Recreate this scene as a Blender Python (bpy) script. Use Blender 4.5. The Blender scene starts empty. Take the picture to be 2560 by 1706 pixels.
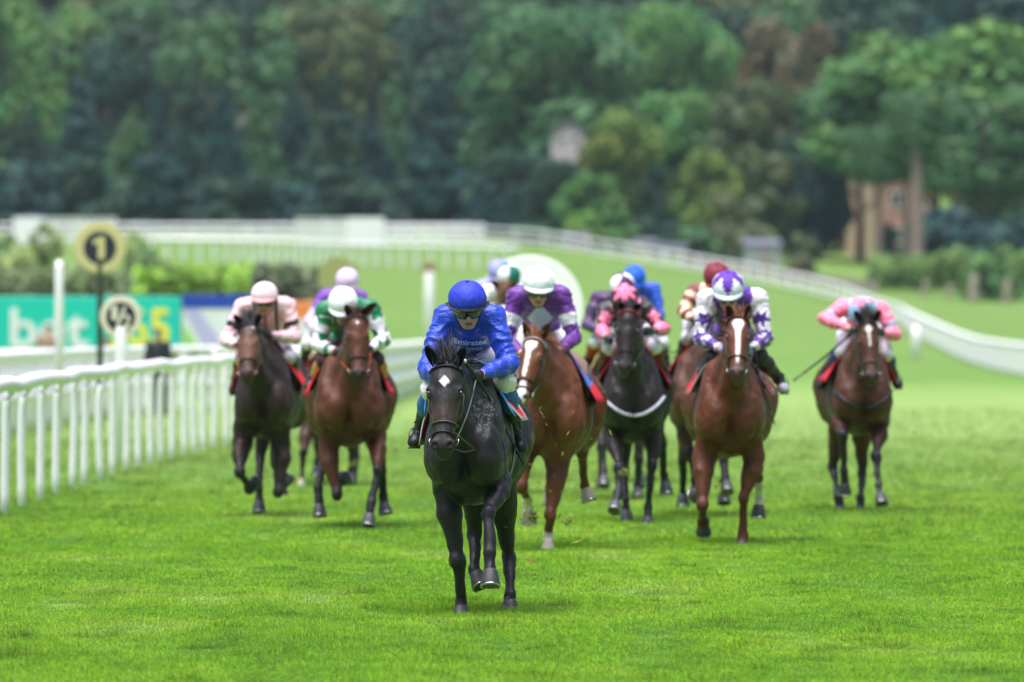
import bpy, math, random
import numpy as np
from mathutils import Vector, Matrix
from mathutils.bvhtree import BVHTree
rng = np.random.default_rng(7)
random.seed(7)
scn = bpy.context.scene
C = scn.collection

# ------------------------------------------------------------------ camera, sky, sun, exposure
FPX, HY, CZ = 21333.0, 745.0, 2.05        # focal length in photo pixels, horizon row, camera height
cam_d = bpy.data.cameras.new("camera"); cam = bpy.data.objects.new("camera", cam_d); C.objects.link(cam)
cam.location = (0, 0, CZ); cam.rotation_euler = (math.radians(90), 0, 0)
cam_d.sensor_width = 36.0; cam_d.lens = 300.0; cam_d.shift_y = -(853.0 - HY) / 2560.0
cam_d.clip_start = 1.0; cam_d.clip_end = 4000.0
cam_d.dof.use_dof = True; cam_d.dof.focus_distance = 55.0; cam_d.dof.aperture_fstop = 3.4
scn.camera = cam
SUN_EL, SUN_AZ = math.radians(78), math.radians(215)
w = bpy.data.worlds.new("World"); scn.world = w; w.use_nodes = True
nt = w.node_tree; bg = nt.nodes["Background"]
sky = nt.nodes.new("ShaderNodeTexSky"); sky.sky_type = 'NISHITA'; sky.sun_disc = False
sky.sun_elevation = SUN_EL; sky.sun_rotation = SUN_AZ; sky.air_density = 1.0; sky.dust_density = 2.5; sky.ozone_density = 1.0
nt.links.new(sky.outputs[0], bg.inputs[0]); bg.inputs[1].default_value = 0.07
sun_d = bpy.data.lights.new("sun", 'SUN'); sun = bpy.data.objects.new("sun", sun_d); C.objects.link(sun)
sun_d.energy = 3.9; sun_d.angle = math.radians(60); sun_d.color = (1.0, 0.94, 0.99)
sd = Vector((math.sin(SUN_AZ) * math.cos(SUN_EL), math.cos(SUN_AZ) * math.cos(SUN_EL), math.sin(SUN_EL)))
sun.rotation_euler = sd.to_track_quat('Z', 'Y').to_euler()
scn.view_settings.view_transform = 'Standard'; scn.view_settings.look = 'None'
scn.view_settings.exposure = 1.0; scn.view_settings.gamma = 1.0
scn.cycles.max_bounces = 5; scn.cycles.diffuse_bounces = 3; scn.cycles.glossy_bounces = 3
scn.cycles.transmission_bounces = 3; scn.cycles.volume_bounces = 0; scn.cycles.transparent_max_bounces = 6
scn.cycles.caustics_reflective = False; scn.cycles.caustics_refractive = False
scn.cycles.use_denoising = True; scn.cycles.sample_clamp_indirect = 4.0
try: scn.cycles.denoiser = 'OPENIMAGEDENOISE'
except Exception: pass

def W(px, py, D):
    """photo pixel at depth D -> world point"""
    return np.array([(px - 1280) / FPX * D, D, CZ - (py - HY) / FPX * D])

def lin(c):
    c = np.asarray(c, float)
    return np.where(c <= 0.04045, c / 12.92, ((c + 0.055) / 1.055) ** 2.4)
def rgb(r, g, b): return tuple(lin((r / 255, g / 255, b / 255)))

# ------------------------------------------------------------------ object helpers
def tag(o, label=None, cat=None, group=None, kind=None):
    if label: o['label'] = label
    if cat: o['category'] = cat
    if group: o['group'] = group
    if kind: o['kind'] = kind
    return o
def empty(name, loc, label=None, cat=None, group=None):
    o = bpy.data.objects.new(name, None); C.objects.link(o); o.location = Vector([float(v) for v in loc]); o.empty_display_size = .2
    return tag(o, label, cat, group)

class MB:
    def __init__(s): s.V = []; s.F = []; s.n = 0; s.col = []
    def add(s, V, F, col=None):
        V = np.asarray(V, float).reshape(-1, 3)
        s.V.append(V)
        for f in F: s.F.append([i + s.n for i in f])
        c = np.empty((len(V), 3)); c[:] = (1, 1, 1) if col is None else col
        s.col.append(c); s.n += len(V); return s
    def build(s, name, mat, parent=None, smooth=True, loc=None):
        V = np.concatenate(s.V) if s.V else np.zeros((0, 3))
        return mk(name, V, s.F, mat, parent, np.concatenate(s.col) if s.col else None, smooth, loc)

def mk_mesh(name, V, F, mat, col=None, smooth=True):
    me = bpy.data.meshes.new(name)
    if isinstance(F, np.ndarray):
        k = F.shape[1]; me.vertices.add(len(V)); me.vertices.foreach_set('co', np.ascontiguousarray(V, np.float32).ravel())
        me.loops.add(F.size); me.loops.foreach_set('vertex_index', np.ascontiguousarray(F, np.int32).ravel())
        me.polygons.add(len(F)); me.polygons.foreach_set('loop_start', np.arange(0, F.size, k, dtype=np.int32))
        me.polygons.foreach_set('loop_total', np.full(len(F), k, np.int32))
        me.update(calc_edges=True)
    else:
        me.from_pydata([tuple(map(float, v)) for v in V], [], [list(map(int, f)) for f in F]); me.update()
    if smooth: me.polygons.foreach_set('use_smooth', np.ones(len(me.polygons), bool))
    if col is not None:
        a = me.color_attributes.new('Col', 'FLOAT_COLOR', 'POINT')
        cc = np.ones((len(V), 4), np.float32); cc[:, :3] = col; a.data.foreach_set('color', cc.ravel())
    if mat is not None: me.materials.append(mat)
    return me
def mk(name, V, F, mat, parent=None, col=None, smooth=True, loc=None):
    o = bpy.data.objects.new(name, mk_mesh(name, V, F, mat, col, smooth)); C.objects.link(o)
    if parent is not None: o.parent = parent
    if loc is not None: o.location = Vector([float(v) for v in loc])
    return o

# ------------------------------------------------------------------ primitives -> (V, F)
def nrm(v): v = np.asarray(v, float); return v / (np.linalg.norm(v) + 1e-12)
def frame(t, ref=(0, 0, 1)):
    t = nrm(t); ref = np.asarray(ref, float)
    if abs(np.dot(t, ref)) > .95: ref = np.array([1., 0, 0]) if abs(t[0]) < .9 else np.array([0, 1., 0])
    a = nrm(np.cross(ref, t)); return a, np.cross(t, a), t
def tube(P, r, n=8, flat=None, cap=True, ref=(0, 0, 1)):
    P = np.asarray(P, float); m = len(P); r = np.broadcast_to(np.asarray(r, float), (m,))
    V = []; F = []
    for i in range(m):
        t = P[min(i + 1, m - 1)] - P[max(i - 1, 0)]
        a, b, _ = frame(t, ref)
        th = np.arange(n) / n * 2 * np.pi
        fa, fb = (1, 1) if flat is None else flat
        V.append(P[i] + r[i] * (fa * np.cos(th)[:, None] * a + fb * np.sin(th)[:, None] * b))
    for i in range(m - 1):
        for j in range(n):
            F.append([i * n + j, i * n + (j + 1) % n, (i + 1) * n + (j + 1) % n, (i + 1) * n + j])
    V = np.concatenate(V)
    if cap:
        F.append(list(range(n))[::-1]); F.append([(m - 1) * n + j for j in range(n)])
    return V, F
def loop_tube(P, r, n=6, flat=None, ref=(0, 0, 1)):
    P = np.asarray(P, float); m = len(P); V = []; F = []
    th = np.arange(n) / n * 2 * np.pi; fa, fb = (1, 1) if flat is None else flat
    for i in range(m):
        a, b, _ = frame(P[(i + 1) % m] - P[i - 1], ref)
        V.append(P[i] + r * (fa * np.cos(th)[:, None] * a + fb * np.sin(th)[:, None] * b))
    for i in range(m):
        k = (i + 1) % m
        for j in range(n): F.append([i * n + j, i * n + (j + 1) % n, k * n + (j + 1) % n, k * n + j])
    return np.concatenate(V), F
def box(c, s, R=None, bev=0.0):
    c = np.asarray(c, float); h = np.asarray(s, float) / 2
    if bev <= 0:
        V = np.array([[x, y, z] for x in (-1, 1) for y in (-1, 1) for z in (-1, 1)]) * h
        F = [[0, 1, 3, 2], [4, 6, 7, 5], [0, 4, 5, 1], [2, 3, 7, 6], [0, 2, 6, 4], [1, 5, 7, 3]]
    else:
        V = []
        for x in (-1, 1):
            for y in (-1, 1):
                for z in (-1, 1):
                    p = np.array([x, y, z]) * h; b = bev
                    V += [p - [0, y * b, z * b], p - [x * b, 0, z * b], p - [x * b, y * b, 0]]
        V = np.array(V)
        I = lambda x, y, z, k: ((x * 2 + y) * 2 + z) * 3 + k
        F = []
        for x in (0, 1): F.append([I(x, 0, 0, 0), I(x, 0, 1, 0), I(x, 1, 1, 0), I(x, 1, 0, 0)])
        for y in (0, 1): F.append([I(0, y, 0, 1), I(0, y, 1, 1), I(1, y, 1, 1), I(1, y, 0, 1)])
        for z in (0, 1): F.append([I(0, 0, z, 2), I(0, 1, z, 2), I(1, 1, z, 2), I(1, 0, z, 2)])
        for a in (0, 1):
            for b2 in (0, 1):
                F.append([I(a, b2, 0, 0), I(a, b2, 1, 0), I(a, b2, 1, 1), I(a, b2, 0, 1)])
                F.append([I(a, 0, b2, 0), I(a, 1, b2, 0), I(a, 1, b2, 2), I(a, 0, b2, 2)])
                F.append([I(0, a, b2, 1), I(1, a, b2, 1), I(1, a, b2, 2), I(0, a, b2, 2)])
        for x in (0, 1):
            for y in (0, 1):
                for z in (0, 1): F.append([I(x, y, z, 0), I(x, y, z, 1), I(x, y, z, 2)])
    if R is not None: V = V @ np.asarray(R).T
    return V + c, F
def lathe(prof, n=24, axis=None, c=(0, 0, 0)):
    """prof: list of (radius, height); axis frame rows (a,b,t)"""
    if axis is None: axis = (np.array([1., 0, 0]), np.array([0, 1., 0]), np.array([0, 0, 1.]))
    a, b, t = axis; V = []; F = []; m = len(prof)
    th = np.arange(n) / n * 2 * np.pi
    for r, h in prof: V.append(np.asarray(c) + r * (np.cos(th)[:, None] * a + np.sin(th)[:, None] * b) + h * t)
    for i in range(m - 1):
        for j in range(n): F.append([i * n + j, i * n + (j + 1) % n, (i + 1) * n + (j + 1) % n, (i + 1) * n + j])
    F.append(list(range(n))[::-1]); F.append([(m - 1) * n + j for j in range(n)])
    return np.concatenate(V), F
def sphere(c, r, n=12, m=8, R=None):
    r = np.broadcast_to(np.asarray(r, float), (3,)); V = []; F = []
    for i in range(m + 1):
        p = math.pi * i / m
        for j in range(n):
            q = 2 * math.pi * j / n; V.append([math.sin(p) * math.cos(q), math.sin(p) * math.sin(q), math.cos(p)])
    for i in range(m):
        for j in range(n): F.append([i * n + j, (i + 1) * n + j, (i + 1) * n + (j + 1) % n, i * n + (j + 1) % n])
    V = np.array(V) * r
    if R is not None: V = V @ np.asarray(R)
    return V + np.asarray(c), F
def spline(P, n=24):
    """Catmull-Rom through P"""
    P = np.asarray(P, float); Q = np.vstack([2 * P[0] - P[1], P, 2 * P[-1] - P[-2]]); out = []
    m = len(P) - 1
    for k in range(n + 1):
        u = k / n * m; i = min(int(u), m - 1); t = u - i
        p0, p1, p2, p3 = Q[i], Q[i + 1], Q[i + 2], Q[i + 3]
        out.append(.5 * (2 * p1 + (p2 - p0) * t + (2 * p0 - 5 * p1 + 4 * p2 - p3) * t * t + (3 * p1 - p0 - 3 * p2 + p3) * t ** 3))
    return np.array(out)
def sstep(a, b, x): t = np.clip((x - a) / (b - a + 1e-12), 0, 1); return t * t * (3 - 2 * t)
def wave(V, f, seed=0, oct=3):
    """cheap smooth pseudo noise, about -1..1"""
    r = np.random.default_rng(seed); o = np.zeros(len(V)); am = 1.; tot = 0
    for k in range(oct):
        q = V + .35 / f * np.sin((V @ r.normal(size=(3, 3))) * f)
        for j in range(3):
            d = nrm(r.normal(size=3)); o += am * np.sin(q @ d * f * 6.28 * r.uniform(.7, 1.3) + r.uniform(0, 6.28))
        tot += am * 1.7; am *= .5; f *= 2
    return o / tot

# ------------------------------------------------------------------ signed distance field with smooth blending -> one continuous skin
class Field:
    def __init__(s, lo, hi, h):
        s.lo = np.asarray(lo, float); s.h = h; s.n = np.ceil((np.asarray(hi, float) - s.lo) / h).astype(int) + 1
        s.F = np.full(s.n, 0.5, np.float32)
        s.ax = [(s.lo[i] + h * np.arange(s.n[i])).astype(np.float32) for i in range(3)]
    def sl(s, lo, hi):
        a = np.clip(np.floor((lo - s.lo) / s.h).astype(int), 0, s.n); b = np.clip(np.ceil((hi - s.lo) / s.h).astype(int) + 1, 0, s.n)
        return tuple(slice(a[i], b[i]) for i in range(3))
    def put(s, S, d, k, sub):
        f = s.F[S]
        if sub:
            d = -d; hh = np.maximum(k - np.abs(f - d), 0) / k; s.F[S] = np.maximum(f, d) + hh * hh * k * .25
        else:
            hh = np.maximum(k - np.abs(f - d), 0) / k; s.F[S] = np.minimum(f, d) - hh * hh * k * .25
    def ell(s, c, r, k=.03, R=None, sub=False):
        c = np.asarray(c, float); r = np.broadcast_to(np.asarray(r, float), (3,)); m = (max(r) if R is not None else r) + .06 + k
        S = s.sl(c - m, c + m); X = [s.ax[i][S[i]] - np.float32(c[i]) for i in range(3)]
        if min(map(len, X)) == 0: return
        X, Y, Z = X[0][:, None, None], X[1][None, :, None], X[2][None, None, :]
        if R is not None:
            R = np.asarray(R, np.float32); X, Y, Z = (R[i, 0] * X + R[i, 1] * Y + R[i, 2] * Z for i in range(3))
        k0 = np.sqrt((X / r[0]) ** 2 + (Y / r[1]) ** 2 + (Z / r[2]) ** 2); k1 = np.sqrt((X / r[0] ** 2) ** 2 + (Y / r[1] ** 2) ** 2 + (Z / r[2] ** 2) ** 2) + 1e-6
        s.put(S, (k0 * (k0 - 1) / k1).astype(np.float32), k, sub)
    def cone(s, a, b, ra, rb, k=.03, sub=False, fl=None):
        a = np.asarray(a, float); b = np.asarray(b, float); m = max(ra, rb) * (max(1, fl[1]) if fl else 1) + .06 + k
        S = s.sl(np.minimum(a, b) - m, np.maximum(a, b) + m)
        X = [s.ax[i][S[i]] - np.float32(a[i]) for i in range(3)]
        if min(map(len, X)) == 0: return
        X, Y, Z = X[0][:, None, None], X[1][None, :, None], X[2][None, None, :]
        ab = (b - a).astype(np.float32); L = float(ab @ ab) + 1e-9
        t = np.clip((X * ab[0] + Y * ab[1] + Z * ab[2]) / L, 0, 1)
        dx, dy, dz = X - t * ab[0], Y - t * ab[1], Z - t * ab[2]
        q = dx * dx + dy * dy + dz * dz
        if fl:
            n = np.asarray(fl[0], np.float32); pn = dx * n[0] + dy * n[1] + dz * n[2]; q = q + pn * pn * (1. / fl[1] ** 2 - 1)
        s.put(S, (np.sqrt(q) - (ra + (rb - ra) * t)).astype(np.float32), k, sub)
    def chain(s, P, r, k=.03):
        for i in range(len(P) - 1): s.cone(P[i], P[i + 1], r[i], r[i + 1], k)
    def mesh(s, smooth=2):
        F = s.F; I = F < 0; nx, ny, nz = F.shape
        cnt = np.zeros((nx - 1, ny - 1, nz - 1), np.int8); c8 = [(i, j, k) for i in (0, 1) for j in (0, 1) for k in (0, 1)]
        for i, j, k in c8: cnt += I[i:nx - 1 + i, j:ny - 1 + j, k:nz - 1 + k]
        A = np.argwhere((cnt > 0) & (cnt < 8)); idx = -np.ones(cnt.shape, np.int64); idx[tuple(A.T)] = np.arange(len(A))
        val = {c: F[A[:, 0] + c[0], A[:, 1] + c[1], A[:, 2] + c[2]] for c in c8}
        acc = np.zeros((len(A), 3)); num = np.zeros(len(A))
        for c in c8:
            for ax in range(3):
                if c[ax]: continue
                d = list(c); d[ax] = 1; v0, v1 = val[c], val[tuple(d)]
                cr = (v0 < 0) != (v1 < 0); t = np.where(cr, v0 / np.where(v0 == v1, 1, v0 - v1), 0)
                p = np.tile(np.array(c, float), (len(A), 1)); p[:, ax] = t
                acc += p * cr[:, None]; num += cr
        V = s.lo + s.h * (A + acc / np.maximum(num, 1)[:, None])
        Q = []
        for ax in range(3):
            o1, o2 = [(1, 2), (2, 0), (0, 1)][ax]
            sa = [slice(None)] * 3; sb = [slice(None)] * 3; sa[ax] = slice(0, -1); sb[ax] = slice(1, None)
            for o in (o1, o2):
                sa[o] = slice(1, -1); sb[o] = slice(1, -1)
            ia, ib = I[tuple(sa)], I[tuple(sb)]
            for flip, mask in ((False, ia & ~ib), (True, ~ia & ib)):
                G = np.argwhere(mask)
                if not len(G): continue
                G[:, o1] += 1; G[:, o2] += 1
                def cell(d1, d2):
                    g = G.copy(); g[:, o1] -= d1; g[:, o2] -= d2; return idx[g[:, 0], g[:, 1], g[:, 2]]
                q = np.stack([cell(1, 1), cell(0, 1), cell(0, 0), cell(1, 0)], 1)
                Q.append(q[:, ::-1] if flip else q)
        Q = np.concatenate(Q); Q = Q[(Q >= 0).all(1)]
        for _ in range(smooth):
            a = np.concatenate([Q.T.ravel(), np.roll(Q, -1, 1).T.ravel()]); b = np.concatenate([np.roll(Q, -1, 1).T.ravel(), Q.T.ravel()])
            n = np.bincount(a, minlength=len(V))
            S = np.stack([np.bincount(a, V[b, j], len(V)) for j in range(3)], 1)
            V = V * .5 + .5 * S / np.maximum(n, 1)[:, None]
        return V, Q
def vnormals(V, Q):
    n = np.cross(V[Q[:, 2]] - V[Q[:, 0]], V[Q[:, 3]] - V[Q[:, 1]]); 
    N = np.stack([sum(np.bincount(Q[:, i], n[:, j], len(V)) for i in range(4)) for j in range(3)], 1)
    return N / (np.linalg.norm(N, axis=1, keepdims=True) + 1e-12)
def bvh_of(V, Q): return BVHTree.FromPolygons([tuple(map(float, v)) for v in V], [tuple(map(int, q)) for q in Q])
def cast(b, o, d, far=5.):
    h = b.ray_cast(Vector([float(x) for x in o]), Vector([float(x) for x in nrm(d)]), far)
    return None if h[0] is None else (np.array(h[0]), np.array(h[1]))
def near(b, p):
    h = b.find_nearest(Vector([float(x) for x in p])); return np.array(h[0]), np.array(h[1])

# ------------------------------------------------------------------ materials
def nodes(name):
    m = bpy.data.materials.new(name); m.use_nodes = True
    return m, m.node_tree, m.node_tree.nodes["Principled BSDF"]
def mat(name, col=None, rough=.6, metal=0., spec=.5, attr=False, noise=None, bump=None, sheen=0., coat=0., trans=0., sub=0., roughn=None):
    """col: linear colour. attr: multiply by the 'Col' attribute. noise=(scale, amount). bump=(scale, strength, stretch)"""
    m, t, b = nodes(name); N = t.nodes; L = t.links
    b.inputs['Roughness'].default_value = rough; b.inputs['Metallic'].default_value = metal
    b.inputs['Specular IOR Level'].default_value = spec
    b.inputs['Sheen Weight'].default_value = sheen; b.inputs['Coat Weight'].default_value = coat
    if sub: b.inputs['Subsurface Weight'].default_value = sub; b.inputs['Subsurface Radius'].default_value = (.012, .005, .003)
    src = None
    if attr:
        a = N.new('ShaderNodeAttribute'); a.attribute_name = 'Col'; src = a.outputs['Color']
    if col is not None and not attr: b.inputs['Base Color'].default_value = (*col, 1)
    tc = N.new('ShaderNodeTexCoord')
    if noise:
        n = N.new('ShaderNodeTexNoise'); n.inputs['Scale'].default_value = noise[0]; n.inputs['Detail'].default_value = 5
        L.new(tc.outputs['Object'], n.inputs['Vector'])
        r = N.new('ShaderNodeMapRange'); r.inputs['To Min'].default_value = 1 - noise[1]; r.inputs['To Max'].default_value = 1 + noise[1]
        r.inputs['From Min'].default_value = .25; r.inputs['From Max'].default_value = .75
        L.new(n.outputs['Fac'], r.inputs['Value'])
        mx = N.new('ShaderNodeMix'); mx.data_type = 'RGBA'; mx.blend_type = 'MULTIPLY'; mx.inputs[0].default_value = 1
        if src is not None: L.new(src, mx.inputs[6])
        else: mx.inputs[6].default_value = (*(col or (1, 1, 1)), 1)
        L.new(r.outputs[0], mx.inputs[7]); src = mx.outputs[2]
    if src is not None: L.new(src, b.inputs['Base Color'])
    if roughn:
        rn = N.new('ShaderNodeTexNoise'); rn.inputs['Scale'].default_value = roughn[0]; rn.inputs['Detail'].default_value = 6; L.new(tc.outputs['Object'], rn.inputs['Vector'])
        rr_ = N.new('ShaderNodeMapRange'); rr_.inputs['From Min'].default_value = .3; rr_.inputs['From Max'].default_value = .7; rr_.inputs['To Min'].default_value = rough - roughn[1]; rr_.inputs['To Max'].default_value = rough + roughn[1]; L.new(rn.outputs['Fac'], rr_.inputs['Value']); L.new(rr_.outputs[0], b.inputs['Roughness'])
    if bump:
        mp = N.new('ShaderNodeMapping'); mp.inputs['Scale'].default_value = bump[2] if len(bump) > 2 else (1, 1, 1)
        L.new(tc.outputs['Object'], mp.inputs['Vector'])
        n2 = N.new('ShaderNodeTexNoise'); n2.inputs['Scale'].default_value = bump[0]; n2.inputs['Detail'].default_value = 4
        L.new(mp.outputs[0], n2.inputs['Vector'])
        bp = N.new('ShaderNodeBump'); bp.inputs['Strength'].default_value = bump[1]; bp.inputs['Distance'].default_value = .02
        L.new(n2.outputs['Fac'], bp.inputs['Height']); L.new(bp.outputs[0], b.inputs['Normal'])
    return m
M = {}
M['coat'] = mat('horse_coat', attr=True, rough=.50, spec=.27, noise=(11, .28), bump=(24, .5, (1, .5, .35)), roughn=(13, .16))
M['hair'] = mat('horse_hair', attr=True, rough=.5, spec=.4)
M['eye'] = mat('horse_eye', (.008, .005, .004), rough=.08, coat=1.)
M['silk'] = mat('silk', attr=True, rough=.42, spec=.45, sheen=.15, noise=(6, .08), bump=(16, .8, (1, 1, 2.2)))
M['cap'] = mat('cap_cloth', attr=True, rough=.6, spec=.3, bump=(34, .6, (1, 1, .4)))
M['white_cloth'] = mat('breeches_cloth', attr=True, rough=.7, noise=(18, .12), bump=(26, .5))
M['skin'] = mat('skin', attr=True, rough=.5, sub=.25, noise=(40, .06))
M['leather'] = mat('black_leather', (.012, .012, .013), rough=.35, noise=(30, .3), bump=(60, .2))
M['boot'] = mat('boot_leather', attr=True, rough=.42, spec=.35, noise=(14, .25), bump=(30, .3))
M['strap'] = mat('bridle_leather', attr=True, rough=.45, noise=(30, .2))
M['metal'] = mat('bit_metal', (.38, .38, .37), rough=.25, metal=1.)
M['steel'] = mat('stirrup_steel', (.12, .12, .13), rough=.35, metal=1.)
M['lens'] = mat('goggle_lens', (.006, .006, .007), rough=.06, coat=1.)
M['glove'] = mat('glove', attr=True, rough=.55, bump=(50, .3))
M['pad'] = mat('saddle_pad', attr=True, rough=.75, noise=(20, .12), bump=(40, .3))
M['hoof'] = mat('hoof_horn', attr=True, rough=.5, noise=(30, .25), bump=(20, .3, (1, 1, 6)))
M['white_plastic'] = mat('white_plastic', (.88, .87, .90), rough=.45, noise=(3, .06))
M['white_wood'] = mat('white_paint', (.78, .80, .80), rough=.55, noise=(2, .1))
M['print'] = mat('white_print', (.8, .82, .86), rough=.6)
# ================================================================== HORSES
def seg_param(V, P):
    """distance to a polyline and running parameter (0..len-1)"""
    best = np.full(len(V), 9.); par = np.zeros(len(V))
    for i in range(len(P) - 1):
        a, b = P[i], P[i + 1]; ab = b - a; t = np.clip((V - a) @ ab / (ab @ ab + 1e-9), 0, 1)
        d = np.linalg.norm(V - (a + t[:, None] * ab), axis=1); m = d < best; best[m] = d[m]; par[m] = i + t[m]
    return best, par

def horse(s):
    D = s['D']; X0 = (s['x'] - 1280) / FPX * D; Z0 = s.get('z0', 0.)
    root = empty('racehorse', (X0, D, Z0), s['label'], 'horse', 'horses galloping in the race')
    J = lambda px, py, dy: np.array([(px - 1280) / FPX * (D + dy) - X0, dy, CZ - (py - HY) / FPX * (D + dy) - Z0])
    h = s['h']; cx, wc, hx, wh = s['body']            # chest centre / half width, haunch centre / half width (photo px)
    k = D / FPX; cx = (cx - 1280) * k - X0; hx = (hx - 1280) * k - X0; wc *= k; wh *= k
    zb = s.get('zb', .72); dz = zb - .72
    xs = lambda y: cx + (hx - cx) * (y + .3) / 1.4
    f = Field((min(cx, hx) - .62, -1.45, -.06), (max(cx, hx) + .62, 1.42, 1.98), h)
    # trunk
    wm = (wc + wh) / 2
    f.ell((xs(-.05), -.02, 1.10 + dz), (wc * .88, .45, .38), .05); f.ell((xs(0), .05, 1.30 + dz), (wc * .66, .42, .26), .08)
    f.ell((xs(.45), .42, 1.08 + dz), (wm * .88, .66, .34), .06); f.ell((xs(.45), .45, 1.28 + dz), (wm * .66, .6, .25), .08)
    f.ell((xs(.6), .62, 1.06 + dz), (wm * .84, .5, .28), .06)
    f.ell((xs(.1), .08, 1.50 + dz), (.10, .34, .12), .09)
    f.ell((xs(.75), .8, 1.40 + dz), (wh * .62, .45, .18), .08)
    f.ell((xs(.25), .3, .98 + dz), (wc * .72, .5, .24), .06)
    for sg in (-1, 1):
        f.ell((xs(1.0) + sg * (wh - .17), .98, 1.12 + dz), (.17, .34, .32), .07)
        f.ell((xs(1.0) + sg * (wh - .24), 1.0, 1.33 + dz), (.15, .3, .19), .08)
        f.ell((cx + sg * (wc - .105), -.16, 1.12 + dz), (.10, .20, .27), .04); f.ell((cx + sg * (wc - .15), -.06, 1.32 + dz), (.10, .20, .22), .05)
        f.ell((cx + sg * .115, -.40, 1.06 + dz), (.115, .13, .20), .035)
        f.ell((cx + sg * (wc - .09), -.30, 1.04 + dz), (.095, .15, .17), .04)
    f.ell((cx, -.52, 1.0 + dz), (.024, .12, .22), .03, sub=True)
    for sg in (-1, 1):
        f.ell((cx + sg * (wc - .115), -.37, 1.17 + dz), (.07, .08, .09), .03)
        f.ell((cx + sg * (wc - .02), -.34, 1.22 + dz), (.03, .025, .2), .03, sub=True)
    # head frame
    Pp, Pm = J(*s['poll'], s.get('py', -.72)), None
    L = .64; mzx, mzz = s['muz']; q = J(mzx, mzz, s.get('py', -.72) - .3); dxh, dzh = q[0] - Pp[0], q[2] - Pp[2]
    sc = s.get('hs', 1.0); L *= sc
    dyh = -math.sqrt(max(L * L - dxh * dxh - dzh * dzh, .12 ** 2)); Pm = J(mzx, mzz, Pp[1] + dyh); a = nrm(Pm - Pp); L = np.linalg.norm(Pm - Pp); u = L / .64
    yawv = s.get('face', 0.)                            # extra turn of the face, radians
    n0 = np.array([math.sin(yawv), -math.cos(yawv), .35]); nv = nrm(n0 - a * (n0 @ a)); sv = np.cross(a, nv); sv = sv if sv[0] > 0 else -sv
    R = np.stack([sv, nv, a])
    hw = s.get('hw', 1.); H = lambda ss, n, t: Pp + (sv * ss * hw + nv * n + a * t) * u
    # neck
    nb = np.array([xs(-.1), -.12, 1.27 + dz]); nt_ = H(0, -.15, .06); 
    for t0, t1, r0, r1 in ((0, .34, .200, .155), (.34, .68, .155, .118), (.68, 1, .118, .095)):
        f.cone(nb + (nt_ - nb) * t0, nb + (nt_ - nb) * t1, r0, r1, .07, fl=((1, 0, 0), .80))
    wt = np.array([xs(0), .05, 1.52 + dz]); f.cone(wt, H(0, -.09, -.0), .085, .06, .09)
    f.cone(np.array([cx, -.34, 1.15 + dz]), H(0, -.24, .20), .15, .075, .07, fl=((1, 0, 0), .9))
    # head
    kk = .025 * u
    f.ell(H(0, -.075, .10), np.array((.092 * hw, .085, .13)) * u, kk, R)
    f.ell(H(0, -.085, .22), np.array((.088 * hw, .088, .12)) * u, kk, R)
    for sg in (-1, 1):
        f.ell(H(sg * .082, -.045, .205), np.array((.032 * hw, .032, .05)) * u, kk, R)
        f.ell(H(sg * .058, -.16, .24), np.array((.042 * hw, .085, .125)) * u, kk, R)
        f.cone(H(sg * .060, -.075, .30), H(sg * .042, -.085, .46), .026 * u, .02 * u, kk)
    f.cone(H(0, -.075, .26), H(0, -.072, .53), .072 * u, .052 * u, kk)
    f.cone(H(0, -.042, .14), H(0, -.056, .52), .056 * u, .042 * u, kk, fl=(sv, 1.25 * hw))
    f.cone(H(0, -.19, .26), H(0, -.125, .56), .052 * u, .036 * u, kk)
    f.ell(H(0, -.075, .565), np.array((.063 * hw, .060, .062)) * u, kk, R)
    for sg in (-1, 1):
        f.ell(H(sg * .040, -.040, .578), np.array((.030 * hw, .030, .040)) * u, .015, R)
    f.ell(H(0, -.105, .622), np.array((.045 * hw, .035, .030)) * u, .012, R)          # lips
    f.ell(H(0, -.145, .605), np.array((.040 * hw, .036, .040)) * u, .012, R)
    for sg in (-1, 1):
        f.ell(H(sg * .046, -.018, .592), np.array((.017 * hw, .020, .026)) * u, .012, R, sub=True)
        f.ell(H(sg * .098, -.036, .213), np.array((.017 * hw, .016, .022)) * u, .012, R, sub=True)
    # legs
    legs = []
    for i, (key, sg) in enumerate((('fl', 1), ('fr', -1), ('hl', 1), ('hr', -1))):
        P = s.get(key)
        if P is None: continue
        P = [J(*p) for p in P]
        if key[0] == 'f':
            S0 = np.array([cx + sg * (wc - .13), -.12, 1.08 + dz]); E, K, Fk, T = P
            f.cone(S0, E, .125, .092, .05)
            mid = E + (K - E) * .35 + np.array([sg * .012, -.01, 0])
            f.cone(E, mid, .090, .080, .03); f.cone(mid, K + (E - K) * .12, .078, .045, .02)
            f.ell(K, (.054, .058, .064), .02); f.cone(K, Fk, .039, .031, .012)
            f.cone(K + np.array([0, .028, -.04]), Fk + np.array([0, .022, .03]), .016, .016, .01)
            f.ell(Fk, (.042, .046, .046), .02); legs.append((key, [E, K, Fk, T]))
        else:
            S0 = np.array([xs(1.0) + sg * (wh - .18), .98, 1.18 + dz]); Hk, Fk, T = P
            St = np.array([xs(.8) * .35 + (S0[0] * .5 + Hk[0] * .5) * .65 , .74, .98 + dz])
            f.cone(S0, St, .20, .135, .06); f.cone(St, Hk + (St - Hk) * .12, .125, .052, .04)
            f.ell(Hk, (.050, .062, .07), .02); f.cone(Hk + np.array([0, .05, .05]), Hk + (Fk - Hk) * .3, .028, .03, .03)
            f.cone(Hk, Fk, .042, .034, .015); f.ell(Fk, (.043, .047, .047), .02); legs.append((key, [St, Hk, Fk, T]))
        ax = nrm(T - Fk); Cn = T - ax * .085; f.cone(Fk, Cn, .036, .043, .015)
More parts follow.
